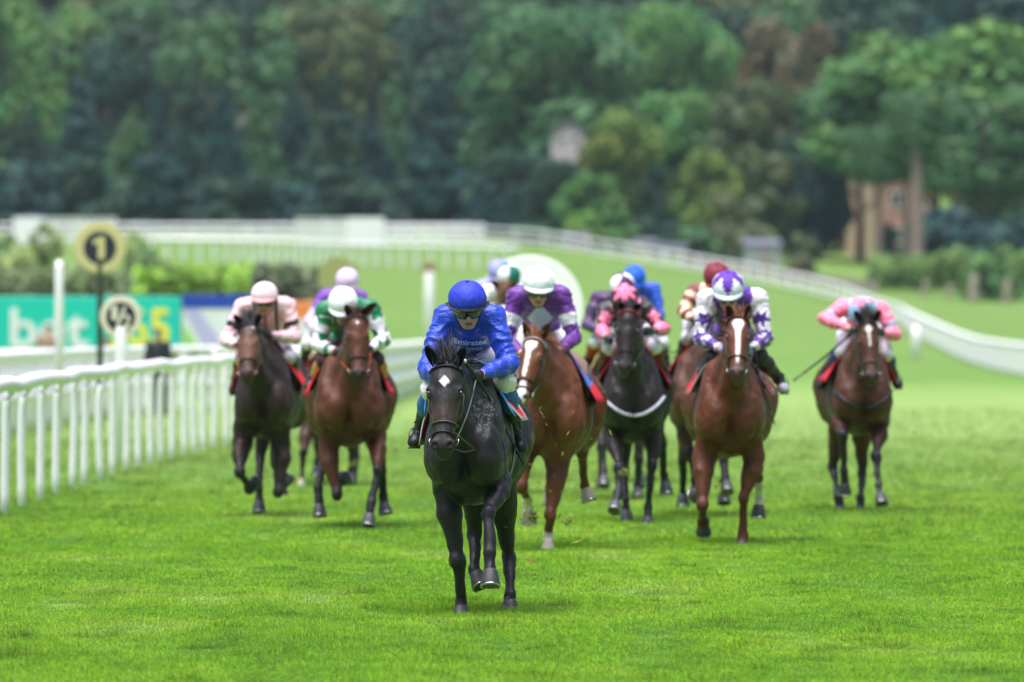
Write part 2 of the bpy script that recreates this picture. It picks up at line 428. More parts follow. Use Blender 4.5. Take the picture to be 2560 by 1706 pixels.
    # muscle relief
    V, Q = f.mesh(2)
    N = vnormals(V, Q)
    onhead = np.clip(1 - np.abs((V - Pp) @ a - .3) / .5, 0, 1) * (np.linalg.norm(V - (Pp + a * .3), axis=1) < .42)
    vq = wave(V * [1, 1, .7], 2.0, s['seed'] + 3, 2); vein = np.exp(-(vq / .045) ** 2) * .0035
    V = V + N * ((wave(V, 3.2, s['seed'], 2) * .008 + wave(V, 7, s['seed'] + 1, 1) * .0022 + vein) * (1 - .75 * onhead))[:, None]
    if s.get('front_only'): pass
    # ears
    EV, EF, nb_ = [], [], len(V)
    for sg, key in ((1, 'earl'), (-1, 'earr')):
        base = H(sg * .060, -.055, -.015)
        if key in s: tip = J(*s[key], Pp[1] - .02)
        else: tip = base + (-a * .16 + sv * sg * .025 + nv * .02) * u
        ea = tip - base; Le = np.linalg.norm(ea); ea = ea / Le; fo = nrm(nv * 1 + sv * sg * .35); fo = nrm(fo - ea * (fo @ ea)); so = np.cross(ea, fo)
        m, nn = 9, 9
        for lay in (0, 1):
            off = len(np.concatenate(EV)) if EV else 0
            g = []
            for i in range(m):
                v = i / (m - 1); rad = (.030 * (1 - v) ** .55 * (1 + 1.1 * v)) * (.92 if lay else 1.) + .002
                for j in range(nn):
                    th = math.radians(-125 + 250 * j / (nn - 1)) * (1 - .25 * v)
                    g.append(base + ea * (v * Le - .02) - fo * (math.cos(th) * rad - .008) * 1. + so * math.sin(th) * rad)
            EV.append(np.array(g))
            for i in range(m - 1):
                for j in range(nn - 1):
                    q4 = [i * nn + j, i * nn + j + 1, (i + 1) * nn + j + 1, (i + 1) * nn + j]
                    EF.append([off + e for e in (q4 if lay else q4[::-1])])
    EV = np.concatenate(EV); Qb = np.concatenate([Q, np.array(EF) + nb_]); Vb = np.concatenate([V, EV])
    # colours
    base = np.array(s['col']); pts = np.array(s.get('pts', base)); col = np.tile(base, (len(Vb), 1))
    hl = (Vb - Pp) @ R.T / u / np.array([hw, 1, 1])                                 # head coords (s, n, t)
    ishead = (hl[:, 2] > -.05) & (hl[:, 2] < .72) & (np.abs(hl[:, 0]) < .15) & (hl[:, 1] > -.30) & (hl[:, 1] < .12)
    ishead[nb_:] = True
    mz = s.get('muzcol', np.array([.03, .022, .02])); w1 = (sstep(.46, .56, hl[:, 2]) * ishead * s.get('muzw', .75))[:, None]; col = col * (1 - w1) + w1 * np.array(mz)
    if 'headtint' in s:
        tcol, t0, t1 = s['headtint']; w1 = (np.exp(-((hl[:, 2] - t0) / t1) ** 2) * (hl[:, 1] > -.16) * (1 - .5 * np.exp(-(hl[:, 0] / .03) ** 2)) * ishead * .8)[:, None]; col = col * (1 - w1) + w1 * np.array(tcol)
    if pts is not None:
        for key, P in legs:
            d, p = seg_param(Vb, P); near_ = (d < .13)
            if s.get('bay', True):
                w1 = (sstep(s.get('bayt', .72), 1.05, p) * near_)[:, None]; col = col * (1 - w1) + w1 * pts
            so_ = s.get('sock', {}).get(key)
            if so_ is not None:
                w1 = (sstep(so_ - .06, so_ + .06, p) * near_)[:, None]; col = col * (1 - w1) + w1 * np.array([.62, .56, .46])
    wh_ = np.array([.72, .70, .66]); front = (hl[:, 1] > -.075) & ishead
    for bl in s.get('blaze', []):
        if bl[0] == 'dia':
            _, c0, c1, r0, r1 = bl; w1 = sstep(1.12, .9, np.abs(hl[:, 0] - c0) / r0 + np.abs(hl[:, 2] - c1) / r1)
        else:                                               # strip: list of (t, s centre, half width)
            T_ = np.array(bl[1]); c_ = np.interp(hl[:, 2], T_[:, 0], T_[:, 1]); w_ = np.interp(hl[:, 2], T_[:, 0], T_[:, 2])
            w1 = sstep(w_ + .005, w_ - .005, np.abs(hl[:, 0] - c_)) * (hl[:, 2] > T_[0, 0]) * (hl[:, 2] < T_[-1, 0])
        w1 = (w1 * front)[:, None]; col = col * (1 - w1) + w1 * wh_
    for sg in (-1, 1):                                      # nostrils, eye rims
        for c3, r3 in (((sg * .046, -.018, .592), .026), ((sg * .098, -.036, .213), .026)):
            w1 = sstep(r3 + .006, r3 - .004, np.linalg.norm(hl - np.array(c3), axis=1))[:, None]; col = col * (1 - w1) + w1 * np.array([.008, .006, .006])
    w1 = (sstep(.02, .0, np.abs(hl[:, 2] - .612) + np.abs(hl[:, 1] + .13) * .6) * ishead)[:, None]; col = col * (1 - .8 * w1)
    for fx, fy, fd, fr_ in s.get('foam', []):
        q = np.linalg.norm((Vb - J(fx, fy, fd)) * np.array([1, .6, 1]), axis=1); sp = (rng.random(len(Vb)) < .5 * np.clip(1 - q / fr_, 0, 1)); col[sp] = col[sp] * .72 + .28 * np.array([.42, .42, .43])
    body = mk('body', Vb, Qb, M['coat'], root, col)
    b = bvh_of(Vb, Qb)
    # eyes
    for sg in (-1, 1):
        e = MB(); e.add(*sphere(H(sg * .091, -.043, .213), np.array((.017, .019, .022)) * u, 12, 8, R)); e.build('eye', M['eye'], root)
    # hooves and shoes
    hc = s.get('hoofcol', (.05, .05, .055))
    for key, P in legs:
        Fk, T = P[2], P[3]; ax = nrm(T - Fk); aa, bb, _ = frame(ax, (0, 1, 0)); Cn = T - ax * .090
        hm = MB(); hm.add(*lathe([(.040, -.012), (.047, 0), (.049, .008), (.066, .088), (.064, .096), (.045, .098)], 18, (aa, bb, ax), Cn), hc)
        ho = hm.build('hoof', M['hoof'], root)
        th = np.radians(np.arange(-130, 131, 20)); fw = np.array([0, -1., 0]); fw = nrm(fw - ax * (fw @ ax)); sw = np.cross(ax, fw)
        sh = MB(); sh.add(*tube([T + ax * .010 + .060 * (math.cos(t) * fw + math.sin(t) * sw) for t in th], .009, 6)); sh.build('shoe', M['metal'], ho)
    # hair
    hair = np.array(s.get('hair', (.012, .011, .011)))
    def tuft(name, roots, dirs, lens, wid, spread=.25, droop=.3):
        mb = MB()
        for r0, d0, l0 in zip(roots, dirs, lens):
            d0 = nrm(d0 + rng.normal(size=3) * spread); sd_ = nrm(np.cross(d0, rng.normal(size=3))); p = []
            for i in range(4):
                v = i / 3; c = r0 + d0 * l0 * v + np.array([0, .25, -.5]) * l0 * droop * v * v
                ww = wid * (1 - v * .9); p += [c - sd_ * ww, c + sd_ * ww]
            mb.add(p, [[0, 1, 3, 2], [2, 3, 5, 4], [4, 5, 7, 6]], hair * rng.uniform(.7, 1.6))
        return mb.build(name, M['hair'], root)
    fl = s.get('forelock', .5); nF = int(260 * fl) + 30
    rt = [H(rng.normal() * .03, -.02 + rng.normal() * .015, rng.normal() * .025 + .01) for _ in range(nF)]
    up = -a * 1. + nv * .15 + np.array([0, .3, .4])
    tuft('forelock', rt, [up * .9 + sv * (rng.normal() * .30 + s.get('flean', 0.)) for _ in rt], [rng.uniform(.06, .16) * (fl + .45) for _ in rt], .0035, .2, .1)
    cr = [(wt + (H(0, -.09, -.0) - wt) * t) + np.array([0, 0, .075 - .01 * t]) for t in rng.uniform(0.05, 1, 420)]
    tuft('mane', cr, [np.array([rng.choice([-.5, .9]), .5, .35]) for _ in cr], rng.uniform(.08, .2, len(cr)), .005, .25, .5)
    tl = [np.array([xs(1.2) + rng.normal() * .02, 1.27, 1.38 + dz + rng.normal() * .02]) for _ in range(160)]
    tuft('tail', tl, [np.array([0, .8, -.1]) for _ in tl], rng.uniform(.5, .85, len(tl)), .008, .14, .55)
    # tack ----------------------------------------------------------
    scol = np.array(s.get('strapcol', (.014, .013, .013)))
    def ring(t, n0_, off=.007, nv_=26, w_=.010, tilt=0., col=None, arc=None, name='strap', par=None, thick=.45):
        P = []; c = H(0, n0_, t)
        for i in range(nv_):
            th = 2 * math.pi * i / nv_ if arc is None else math.radians(arc[0] + (arc[1] - arc[0]) * i / (nv_ - 1))
            d = sv * math.sin(th) + nv * math.cos(th); o = c + d * .4 + a * tilt * math.cos(th)
            hit = cast(b, o, -d, .4)
            if hit is not None: P.append(hit[0] + hit[1] * off)
        mb = MB()
        if len(P) < 4: return
        V_, F_ = (loop_tube(P, w_, 6, (1, thick), a) if arc is None else tube(P, w_, 6, (1, thick), ref=a))
        mb.add(V_, F_, scol if col is None else col); return mb.build(name, M['strap'], par if par is not None else br)
    br = empty('bridle', (0, 0, 0)); br.parent = root
    ring(s.get('browt', .06), -.10, arc=(-95, 95), name='browband', col=s.get('browcol'), w_=s.get('browr', .011), tilt=-.02)
    ring(.43, -.10, name='noseband', w_=.010, col=s.get('nosecol'))
    if s.get('crossnose'): ring(.53, -.10, arc=(-120, 120), name='noseband', w_=.007, tilt=-.03)
    bits = {}
    for sg in (-1, 1):
        P = []
        for t, n_ in ((-.01, -.12), (.06, -.115), (.13, -.12), (.2, -.125), (.3, -.125), (.4, -.115), (.49, -.105), (.53, -.10)):
            d = sv * sg; hit = cast(b, H(sg * .35, n_, t), -d, .4)
            if hit is not None: P.append(hit[0] + hit[1] * .006)
        if len(P) > 3: mb = MB(); mb.add(*tube(P, .008, 6, (1, .45)), col=scol); mb.build('cheek_strap', M['strap'], br)
        bp = P[-1] + sv * sg * .008; bits[sg] = bp
        th = np.linspace(0, 2 * math.pi, 15)[:-1]; ra, rb = a, nrm(nv * .6 + sv * sg * .8)
        mb = MB(); mb.add(*loop_tube([bp + .027 * (math.cos(t) * ra + math.sin(t) * rb) for t in th], .0045, 6)); mb.build('bit_ring', M['metal'], br)
    s['_bits'] = {k_: v_ + np.array([X0, D, Z0]) for k_, v_ in bits.items()}
    # reins run to the rider's hands
    for sg in (-1, 1):
        if 'hand' not in s: break
        hd = s['hand'].get(sg)
        if hd is None: continue
        hp = J(*hd); p0 = bits[sg]
        mid = (p0 + hp) / 2 + np.array([sg * .012, 0, -.015]); mb = MB(); mb.add(*tube(spline([p0, mid, hp], 14), .0055, 6, (1, .5)), col=s.get('reincol', scol))
        mb.build('rein', M['strap'], root)
    # cloth, pad and saddle laid over the back
    def drape(name, y0, y1, za, zb_, off, col, m_, ny=16, na=26, side=(-1, 1), trim=None, wav=.006, flare=0.):
        G = []; cc = []
        for i in range(ny):
            y = y0 + (y1 - y0) * i / (ny - 1)
            for j in range(na):
                v = -1 + 2 * j / (na - 1); ang = v * (za if v < 0 else zb_); c = np.array([xs(y), y, 1.22 + dz]); d = np.array([math.sin(ang), 0, math.cos(ang)])
                hit = cast(b, c + d * .9, -d, .9); p = hit[0] if hit is not None else c + d * .3
                G.append(p + d * (off + flare * max(abs(v) - .25, 0) ** 1.5 + wav * math.sin(7 * v + 9 * y + i))); e = trim is not None and (i in (0, ny - 1) or j in (0, na - 1)); cc.append(trim if e else col)
        F_ = [[i * na + j, i * na + j + 1, (i + 1) * na + j + 1, (i + 1) * na + j] for i in range(ny - 1) for j in range(na - 1)]
        mb = MB(); mb.add(G, F_, cc); o = mb.build(name, M[m_], root)
        md = o.modifiers.new('t', 'SOLIDIFY'); md.thickness = .008; md.offset = 1
        return o
    za, zb_ = s.get('drape', (1.72, 1.72)); za *= .88; zb_ *= .88
    drape('saddle_cloth', .04, s.get('clothend', .66), za, zb_, .016, s.get('cloth', rgb(190, 25, 45)), 'pad', trim=s.get('trim'), flare=s.get('flare', .13))
    if 'padcol' in s: drape('saddle_pad', .02, .62, 1.3, 1.3, .03, s['padcol'], 'pad', 10, 18, flare=.05)
    drape('saddle', .22, .68, min(za, 1.45), min(zb_, 1.45) - .12, .045, s.get('saddlecol', (.03, .022, .018)), 'boot', 12, 22, wav=.002)
    # breast strap
    if 'breast' in s:
        bc, bw, bz = s['breast']; P = []
        for i in range(21):
            v = -1 + 2 * i / 20; x = cx + v * wc * .96; z = bz + dz + .16 * v * v
            hit = cast(b, (x, -1.6, z), (0, 1, 0), 2.2)
            if hit is not None and hit[0][1] > -.75: P.append(hit[0] + hit[1] * .008)
        if len(P) > 4: mb = MB(); mb.add(*tube(P, bw, 6, (.5, 1), ref=(0, -1, 0)), col=bc); mb.build('breast_girth', M['strap'], root)
    # girth
    P = []
    for i in range(30):
        th = 2 * math.pi * i / 30; d = np.array([math.sin(th), 0, math.cos(th)]); hit = cast(b, np.array([xs(.3), .3, 1.15 + dz]) + d * .8, -d, .8)
        if hit is not None: P.append(hit[0] + hit[1] * .006)
    mb = MB(); mb.add(*loop_tube(P, .03, 6, (.2, 1), (0, 1, 0)), col=s.get('girthcol', (.3, .3, .3))); mb.build('girth', M['strap'], root)
    for sg in (-1, 1):                                       # stirrup leathers and irons
        ft = s.get('foot', {}).get(sg)
        if ft is None: continue
        Ft = J(*ft); top = np.array([xs(.4) + sg * (wm * .8), .4, 1.50 + dz])
        mb = MB(); mb.add(*tube([top, Ft + np.array([0, .0, .13])], .010, 6, (1, .4)), col=scol); sl_ = mb.build('stirrup_leather', M['strap'], root)
        th = np.radians(np.arange(-40, 221, 20)); mb = MB()
        mb.add(*tube([Ft + np.array([.036 * math.cos(t), .02, .04 + .062 * math.sin(t)]) for t in th], .004, 6)); mb.add(*box(Ft + np.array([0, .02, -.032]), (.08, .03, .010))); mb.build('stirrup', M['steel'], sl_)
    return root
# ================================================================== JOCKEYS
WHITE = np.array([.79, .76, .83])
def star2(x, y, R, n=5, rot=0.):
    th = np.arctan2(x, y) + rot; r = np.hypot(x, y); w_ = 2 * math.pi / n
    q = np.abs((th + w_ / 2) % w_ - w_ / 2) / (w_ / 2)              # 0 at the tip, 1 in the notch
    return r < R * (.42 + .58 * (1 - q) ** 1.5)

def jockey(s, leader=False):
    D = s['D']; X0 = (s['x'] - 1280) / FPX * D; Z0 = s.get('z0', 0.)
    root = empty('person', (X0, D, Z0), s['label'], 'jockey', 'jockeys riding in the race')
    J = lambda px, py, dy: np.array([(px - 1280) / FPX * (D + dy) - X0, dy, CZ - (py - HY) / FPX * (D + dy) - Z0])
    h = s.get('h', .011); sk = s.get('sk', 1.)
    hd = J(*s['head']); psi = math.radians(s.get('pitch', 30)); yaw = math.radians(s.get('yaw', 0)); roll = math.radians(s.get('roll', 0))
    fv = np.array([math.sin(yaw) * math.cos(psi), -math.cos(yaw) * math.cos(psi), -math.sin(psi)])
    uv = nrm(np.array([math.sin(roll), 0, 1.]) - fv * (np.array([math.sin(roll), 0, 1.]) @ fv)); sv = np.cross(uv, fv); sv = sv if sv[0] > 0 else -sv
    hs = s.get('hs', 1.04); Hd = lambda a, b, c: hd + (sv * a + fv * b + uv * c) * hs
    RH = np.stack([sv, fv, uv])
    sh = {1: J(*s['sl']), -1: J(*s['sr'])}; el = {1: J(*s['el']), -1: J(*s['er'])}; ha = {1: J(*s['hl']), -1: J(*s['hr'])}
    kn = {1: J(*s['kl']), -1: J(*s['kr'])}; an = {1: J(*s['al']), -1: J(*s['ar'])}; to = {1: J(*s['tl']), -1: J(*s['tr'])}
    Sc = (sh[1] + sh[-1]) / 2; Hc = J(*s['hip']) if 'hip' in s else np.array([(kn[1][0] + kn[-1][0]) / 2, Sc[1] + .44, Sc[2] - .20])
    ax = nrm(Sc - Hc); sd = nrm(sh[1] - sh[-1]); nv = nrm(np.cross(sd, ax)); nv = nv if nv[2] < 0 else -nv; RT = np.stack([sd, ax, nv])
    bw = np.linalg.norm(sh[1] - sh[-1]) / 2
    allp = np.array([hd + [0, 0, .22], hd - [0, .2, .2], Sc, Hc + [0, .22, 0], Hc + [0, 0, .2]] + [d[k] for d in (sh, el, ha, kn, an, to) for k in (1, -1)])
    lo, hi = allp.min(0) - .15, allp.max(0) + .15
    sleeve = s.get('sleeve', 1.)
    def torso(f, g):
        f.ell(Sc - ax * .11, (bw * .82 + g, .19 + g, .115 + g), .05, RT); f.ell(Sc - ax * .27, (.145 + g, .17, .105 + g), .06, RT)
        f.ell(Sc + ax * .015 - nv * .0, (bw * .80 + g, .085, .085 + g), .05, RT)
    def arms(f, g, wrist=1.):
        for k in (1, -1):
            f.ell(sh[k] - np.array([k * .012, 0, .018]), .060 + g, .06); m = sh[k] + (el[k] - sh[k]) * .45
            f.cone(sh[k], m, .058 + g, (.054 + g), .04); f.cone(m, el[k], .054 + g, .042 + g, .03)
            m2 = el[k] + (ha[k] - el[k]) * .35; wr = el[k] + (ha[k] - el[k]) * wrist
            f.cone(el[k], m2, .042 + g, .043 + g, .03); f.cone(m2, wr, .043 + g, .028 + g * .7, .03)
    def pelvis(f, g):
        f.ell(Hc + ax * .05, (.155 + g, .15, .12 + g), .05, RT)
        for k in (1, -1):
            hj = Hc + sd * k * .095; f.cone(hj, hj + (kn[k] - hj) * .5, .095 + g, .08 + g, .05); f.cone(hj + (kn[k] - hj) * .5, kn[k], .08 + g, .058 + g, .04)
    def shin(f, k, g, q=0.):
        c = kn[k] + (an[k] - kn[k]) * .35; f.cone(kn[k] + (an[k] - kn[k]) * q, c, .053 + g, .056 + g, .03); f.cone(c, an[k], .056 + g, .036 + g, .03)
    def foot(f, k, g):
        hl_ = an[k] + nrm(an[k] - to[k]) * .035 + np.array([0, 0, -.03]); f.cone(an[k], hl_, .038 + g, .032 + g, .03)
        t0 = to[k] - nrm(to[k] - an[k]) * .04; f.cone(an[k], t0, .038 + g, .034 + g, .03); f.ell(t0, (.042 + g, .05 + g, .030 + g), .03); f.ell(to[k], (.038 + g, .036 + g, .027 + g), .03)
    def hand(f, k, g):
        d = nrm(ha[k] - el[k]); mid = np.array([-k * 1., 0, 0]); w_ = nrm(mid - d * (mid @ d)); v = np.cross(d, w_); v = v if v[2] > 0 else -v
        P0 = ha[k] + d * .035; f.cone(ha[k] - d * .05, P0, .029 + g, .030 + g, .02)
        f.ell(P0, (.022 + g, .043 + g, .040 + g), .02, np.stack([w_, d, v]))
        for i, Lf in enumerate((.9, 1.0, .95, .8)):
            b0 = P0 + d * .036 + v * (.028 - .0185 * i) - w_ * .006; b1 = b0 + d * .026 * Lf + w_ * .014; b2 = b1 + w_ * .026 * Lf - d * .012; b3 = b2 - d * .024 * Lf + w_ * .002
            f.chain([b0, b1, b2, b3], [.0105 + g, .010 + g, .0095 + g, .0085 + g], .006)
        q0 = P0 - d * .008 + v * .024 + w_ * .012; q1 = q0 + d * .026 + v * .014 + w_ * .006; q2 = q1 + d * .024 + w_ * .014
        f.chain([q0, q1, q2], [.0125 + g, .011 + g, .009 + g], .008)
    # --- one continuous body
    f = Field(lo, hi, h)
    torso(f, 0); arms(f, 0); pelvis(f, 0)
    for k in (1, -1): shin(f, k, 0); foot(f, k, -.004); hand(f, k, -.003)
    f.cone(Sc + ax * .0, Hd(0, -.03, -.06), .062, .056, .05)
    f.ell(Hd(0, -.005, .03), np.array((.076, .098, .105)) * hs, .02, RH); f.ell(Hd(0, .028, -.045), np.array((.062, .072, .085)) * hs, .025, RH)
    f.ell(Hd(0, .058, -.112), np.array((.030, .030, .024)) * hs, .02, RH)
    for k in (1, -1):
        f.ell(Hd(k * .042, .062, -.045), np.array((.022, .022, .02)) * hs, .02, RH)        # cheekbones
        f.cone(Hd(k * .052, .0, -.075), Hd(k * .022, .060, -.115), .018 * hs, .014 * hs, .02)   # jaw
        f.ell(Hd(k * .078, -.01, -.035), np.array((.010, .022, .034)) * hs, .008, RH)      # ears
        f.ell(Hd(k * .032, .092, -.008), np.array((.019, .016, .011)) * hs, .01, RH, sub=True)
        f.ell(Hd(k * .032, .078, -.008), np.array((.0135, .0135, .0125)) * hs, .004, RH)   # eyeballs under the goggles
        f.cone(Hd(k * .012, .095, .012), Hd(k * .05, .082, .010), .010 * hs, .008 * hs, .012)
    f.cone(Hd(0, .095, -.005), Hd(0, .116, -.048), .010 * hs, .0125 * hs, .012)
    for k in (1, -1): f.ell(Hd(k * .011, .103, -.052), np.array((.009, .010, .008)) * hs, .008, RH)
    f.ell(Hd(0, .092, -.079), np.array((.026, .014, .0075)) * hs, .006, RH); f.ell(Hd(0, .089, -.093), np.array((.022, .014, .008)) * hs, .006, RH)
    f.ell(Hd(0, .104, -.0855), np.array((.021, .008, .003)) * hs, .003, RH, sub=True)
    V, Q = f.mesh(1)
    hl = (V - hd) @ RH.T / hs; tone = np.array(s.get('tone', (.60, .33, .25))); col = np.tile(tone, (len(V), 1))
    lip = sstep(1.25, .8, np.sqrt((hl[:, 0] / .028) ** 2 + ((hl[:, 2] + .086) / .017) ** 2)) * (hl[:, 1] > .06); col = col * (1 - .75 * lip[:, None]) + .75 * lip[:, None] * np.array([.42, .11, .10])
    mth = sstep(.007, .003, np.abs(hl[:, 2] + .0855)) * (np.abs(hl[:, 0]) < .022) * (hl[:, 1] > .07); col = col * (1 - .8 * mth[:, None])
    chk = np.exp(-((np.abs(hl[:, 0]) - .045) / .022) ** 2 - ((hl[:, 2] + .05) / .025) ** 2) * (hl[:, 1] > .02); col = col * (1 - chk[:, None] * np.array([0, .22, .2]))
    brow = (np.abs(np.abs(hl[:, 0]) - .032) < .022) & (np.abs(hl[:, 2] - .012) < .006) & (hl[:, 1] > .07); col[brow] = (.05, .03, .02)
    hairm = ((hl[:, 2] > -.045) & (hl[:, 1] < -.02) & (np.linalg.norm(hl, axis=1) < .14)) | ((hl[:, 2] > .02) & (np.linalg.norm(hl, axis=1) < .14)); col[hairm] = (.05, .03, .02)
    mk('body', V, Q, M['skin'], root, col)
    # --- silks
    f = Field(lo, hi, h); torso(f, .016); arms(f, .013 * sleeve, .90); f.cone(Sc - ax * .02, Sc + ax * .05 + (hd - Sc) * .25, .085, .066, .04)
    for k in (1, -1): f.cone(sh[k] - ax * .05 - np.array([k * .02, 0, 0]), el[k] - ax * .02 - np.array([k * .015, 0, 0]), .06, .04, .05); f.cone(Sc + sd * k * .04 + ax * .03, sh[k], .07, .05, .06)
    f.ell(Hc + ax * .15, (.165, .07, .13), .05, RT)
    V, Q = f.mesh(1); N = vnormals(V, Q)
    # folds: run round the sleeves and across the trunk
    d1, p1 = seg_param(V, [sh[1], el[1], ha[1]]); d2, p2 = seg_param(V, [sh[-1], el[-1], ha[-1]]); pa = np.where(d1 < d2, p1, p2); da = np.minimum(d1, d2)
    onarm = sstep(.11, .075, da); wv = wave(V, 2.6, s['seed'] + 5, 2); rdg = lambda q: 1 - 2 * np.abs(np.sin(q)) ** .7; fold = rdg(pa * 11 + wv * 3.4 + V[:, 0] * 8 + V[:, 2] * 3); fold2 = .6 * rdg((V @ nrm(ax + sd * .5)) * 34 + wv * 3.2) + .5 * rdg((V @ nrm(ax * .3 - sd)) * 27 + wv * 2.5)
    V = V + N * ((fold * .0068 * onarm + (1 - onarm) * fold2 * .0050) * (.5 + .5 * np.abs(wave(V, 2, s['seed'] + 9, 2))) + wave(V, 6, s['seed'], 2) * .004)[:, None]
    ctx = dict(sh=sh, el=el, ha=ha, Sc=Sc, ax=ax, sd=sd, nv=nv, pa=pa, onarm=da < .105, side=np.where(d1 < d2, 1, -1), V=V, T=(V - Sc) @ RT.T, bw=bw, J=J, X0=X0)
    jc = s['silk'](ctx); jo = mk('silks', V, Q, M['silk'], root, jc); jb = bvh_of(V, Q)
    for tx in s.get('text', []):
        word, px, py, hgt, rot, wd = tx; cu = bpy.data.curves.new('word', 'FONT'); cu.body = word; cu.size = 1; cu.align_x = 'CENTER'; cu.align_y = 'CENTER'; cu.offset = .022
        t_o = bpy.data.objects.new('word', cu); C.objects.link(t_o); dg = bpy.context.evaluated_depsgraph_get(); me = bpy.data.meshes.new_from_object(t_o.evaluated_get(dg)); bpy.data.objects.remove(t_o)
        import bmesh
        bm = bmesh.new(); bm.from_mesh(me); bmesh.ops.triangulate(bm, faces=bm.faces[:]); bmesh.ops.subdivide_edges(bm, edges=[e for e in bm.edges if e.calc_length() > .12], cuts=2, use_grid_fill=False); bmesh.ops.triangulate(bm, faces=bm.faces[:])
        P = np.array([v.co[:] for v in bm.verts]); Fq = [[v.index for v in fc.verts] for fc in bm.faces]; bm.free()
        P = P / np.array([P[:, 0].max() - P[:, 0].min(), P[:, 1].max() - P[:, 1].min(), 1]); P[:, 1] -= (P[:, 1].max() + P[:, 1].min()) / 2; P[:, 0] -= (P[:, 0].max() + P[:, 0].min()) / 2
        c = J(px, py, 0); cr, sr_ = math.cos(rot), math.sin(rot); out = []
        for x, y, _ in P:
            x *= wd; y *= hgt; xx, zz = c[0] + x * cr - y * sr_, c[2] + x * sr_ + y * cr + 1.3 * x * x
            hit = cast(jb, (xx, -1.5, zz), (0, 1, 0), 4); out.append((hit[0] + np.array([0, -.012, 0])) if hit is not None else np.array([xx, .2, zz]))
        mk('lettering', np.array(out), Fq, M['print'], jo, None, False)
    # --- breeches
    f = Field(lo, hi, h); pelvis(f, .010); [f.cone(kn[k], kn[k] + (an[k] - kn[k]) * .16, .066, .060, .03) for k in (1, -1)]; V, Q = f.mesh(1); N = vnormals(V, Q)
    V = V + N * (wave(V, 5, s['seed'] + 2, 3) * .006)[:, None]
    mk('breeches', V, Q, M['white_cloth'], root, np.tile(np.array(s.get('breech', WHITE)), (len(V), 1)))
    # --- boots and gloves
    for k in (1, -1):
        pts = np.array([kn[k], an[k], to[k]]); f = Field(pts.min(0) - .13, pts.max(0) + .13, min(h, .010)); shin(f, k, .010, .16); foot(f, k, .006)
        V, Q = f.mesh(1); d, p = seg_param(V, [kn[k], an[k], to[k]]); tp = s.get('top', (.0, (.012, .012, .014))); c = np.tile(np.array(s.get('boot', (.012, .012, .014))), (len(V), 1)); c[p < tp[0]] = tp[1]
        if 'sole' in s: c[p > 1.75] = s['sole']
        mk('boot', V, Q, M['boot'], root, c)
        pts = np.array([ha[k], ha[k] + nrm(ha[k] - el[k]) * .1]); f = Field(pts.min(0) - .11, pts.max(0) + .11, .006 if leader else .008); hand(f, k, .0015); V, Q = f.mesh(1)
        mk('glove', V, Q, M['glove'], root, np.tile(np.array(s.get('glove', (.012, .012, .013))), (len(V), 1)))
    # --- helmet
    rs, rf, ru = .120, .143, .114; nth, nph = 40, 18; G = []; cap = s['cap']
    for i in range(nph + 1):
        ph = math.radians(2 + 90 * i / nph); 
        for j in range(nth):
            th = 2 * math.pi * j / nth; rr = math.sin(ph); seam = 1 + (.010 * abs(math.cos(4 * th)) ** 6 - .003) * -rr
            z = ru * math.cos(ph); G.append([rs * rr * math.sin(th) * seam, rf * rr * math.cos(th) * seam - .012, z + .038 - (.02 * math.cos(th) * 0)])
    G = np.array(G); tilt = .045
    G[:, 2] -= (G[:, 2] < .08) * (-G[:, 1]) * 0
    # lower skirt: a short band that comes down behind the ears
    rim = G[-nth:].copy(); sk2 = rim.copy(); sk2[:, 2] -= .018 + .028 * sstep(.02, -.10, rim[:, 1]); sk2[:, :2] *= .985
    G = np.vstack([G, sk2]); G += (wave(G, 9, s['seed'], 2) * .0034)[:, None] * nrm(np.array([1, 1, 1.]))
    F_ = [[i * nth + j, (i + 1) * nth + j, (i + 1) * nth + (j + 1) % nth, i * nth + (j + 1) % nth] for i in range(nph + 1) for j in range(nth)]; F_.append(list(range(nth))[::-1])
    c = cap(G); hw = hd + (G @ RH) * hs; he = mk('helmet', hw, F_, M['cap'], root, c)
    mb = MB(); mb.add(*sphere(Hd(0, -.012, .154), .011 * hs, 8, 5), col=cap(np.array([[0, -.012, .173]]))[0]); mb.build('cap_button', M['cap'], he)
    pk = []; m1, m2 = 17, 5; pc = s.get('peak', cap(np.array([[0, .13, .05]]))[0])
    for i in range(m1):
        th = math.radians(-62 + 124 * i / (m1 - 1))
        for j in range(m2):
            v = j / (m2 - 1); ext = .052 * math.cos(math.radians(-62 + 124 * i / (m1 - 1)) * 1.3) ** .8 if abs(th) < 1.2 else 0; ext = max(ext, 0) * s.get('peakl', .8)
            pk.append([(rs + .004) * math.sin(th) * (1 + .02 * v), (rf + .002) * math.cos(th) - .012 + ext * v, .030 - .020 * v * v - .012 * (1 - math.cos(th))])
    pk = np.array(pk); pF = [[i * m2 + j, i * m2 + j + 1, (i + 1) * m2 + j + 1, (i + 1) * m2 + j] for i in range(m1 - 1) for j in range(m2 - 1)]
    po = mk('peak', hd + (pk @ RH) * hs, pF, M['cap'], he, np.tile(np.array(pc), (len(pk), 1))); md = po.modifiers.new('t', 'SOLIDIFY'); md.thickness = .006
    # chin strap, goggles
    mb = MB(); mb.add(*tube(spline([Hd(-.082, .01, .01), Hd(-.072, .02, -.08), Hd(-.03, .045, -.138), Hd(.03, .045, -.138), Hd(.072, .02, -.08), Hd(.082, .01, .01)], 24), .0038 * hs, 6, (.5, 1.2)), col=(.015, .015, .016)); mb.build('chin_strap', M['strap'], he)
    gl = []; a1, a2 = 21, 7; gz = s.get('gog', 0.)
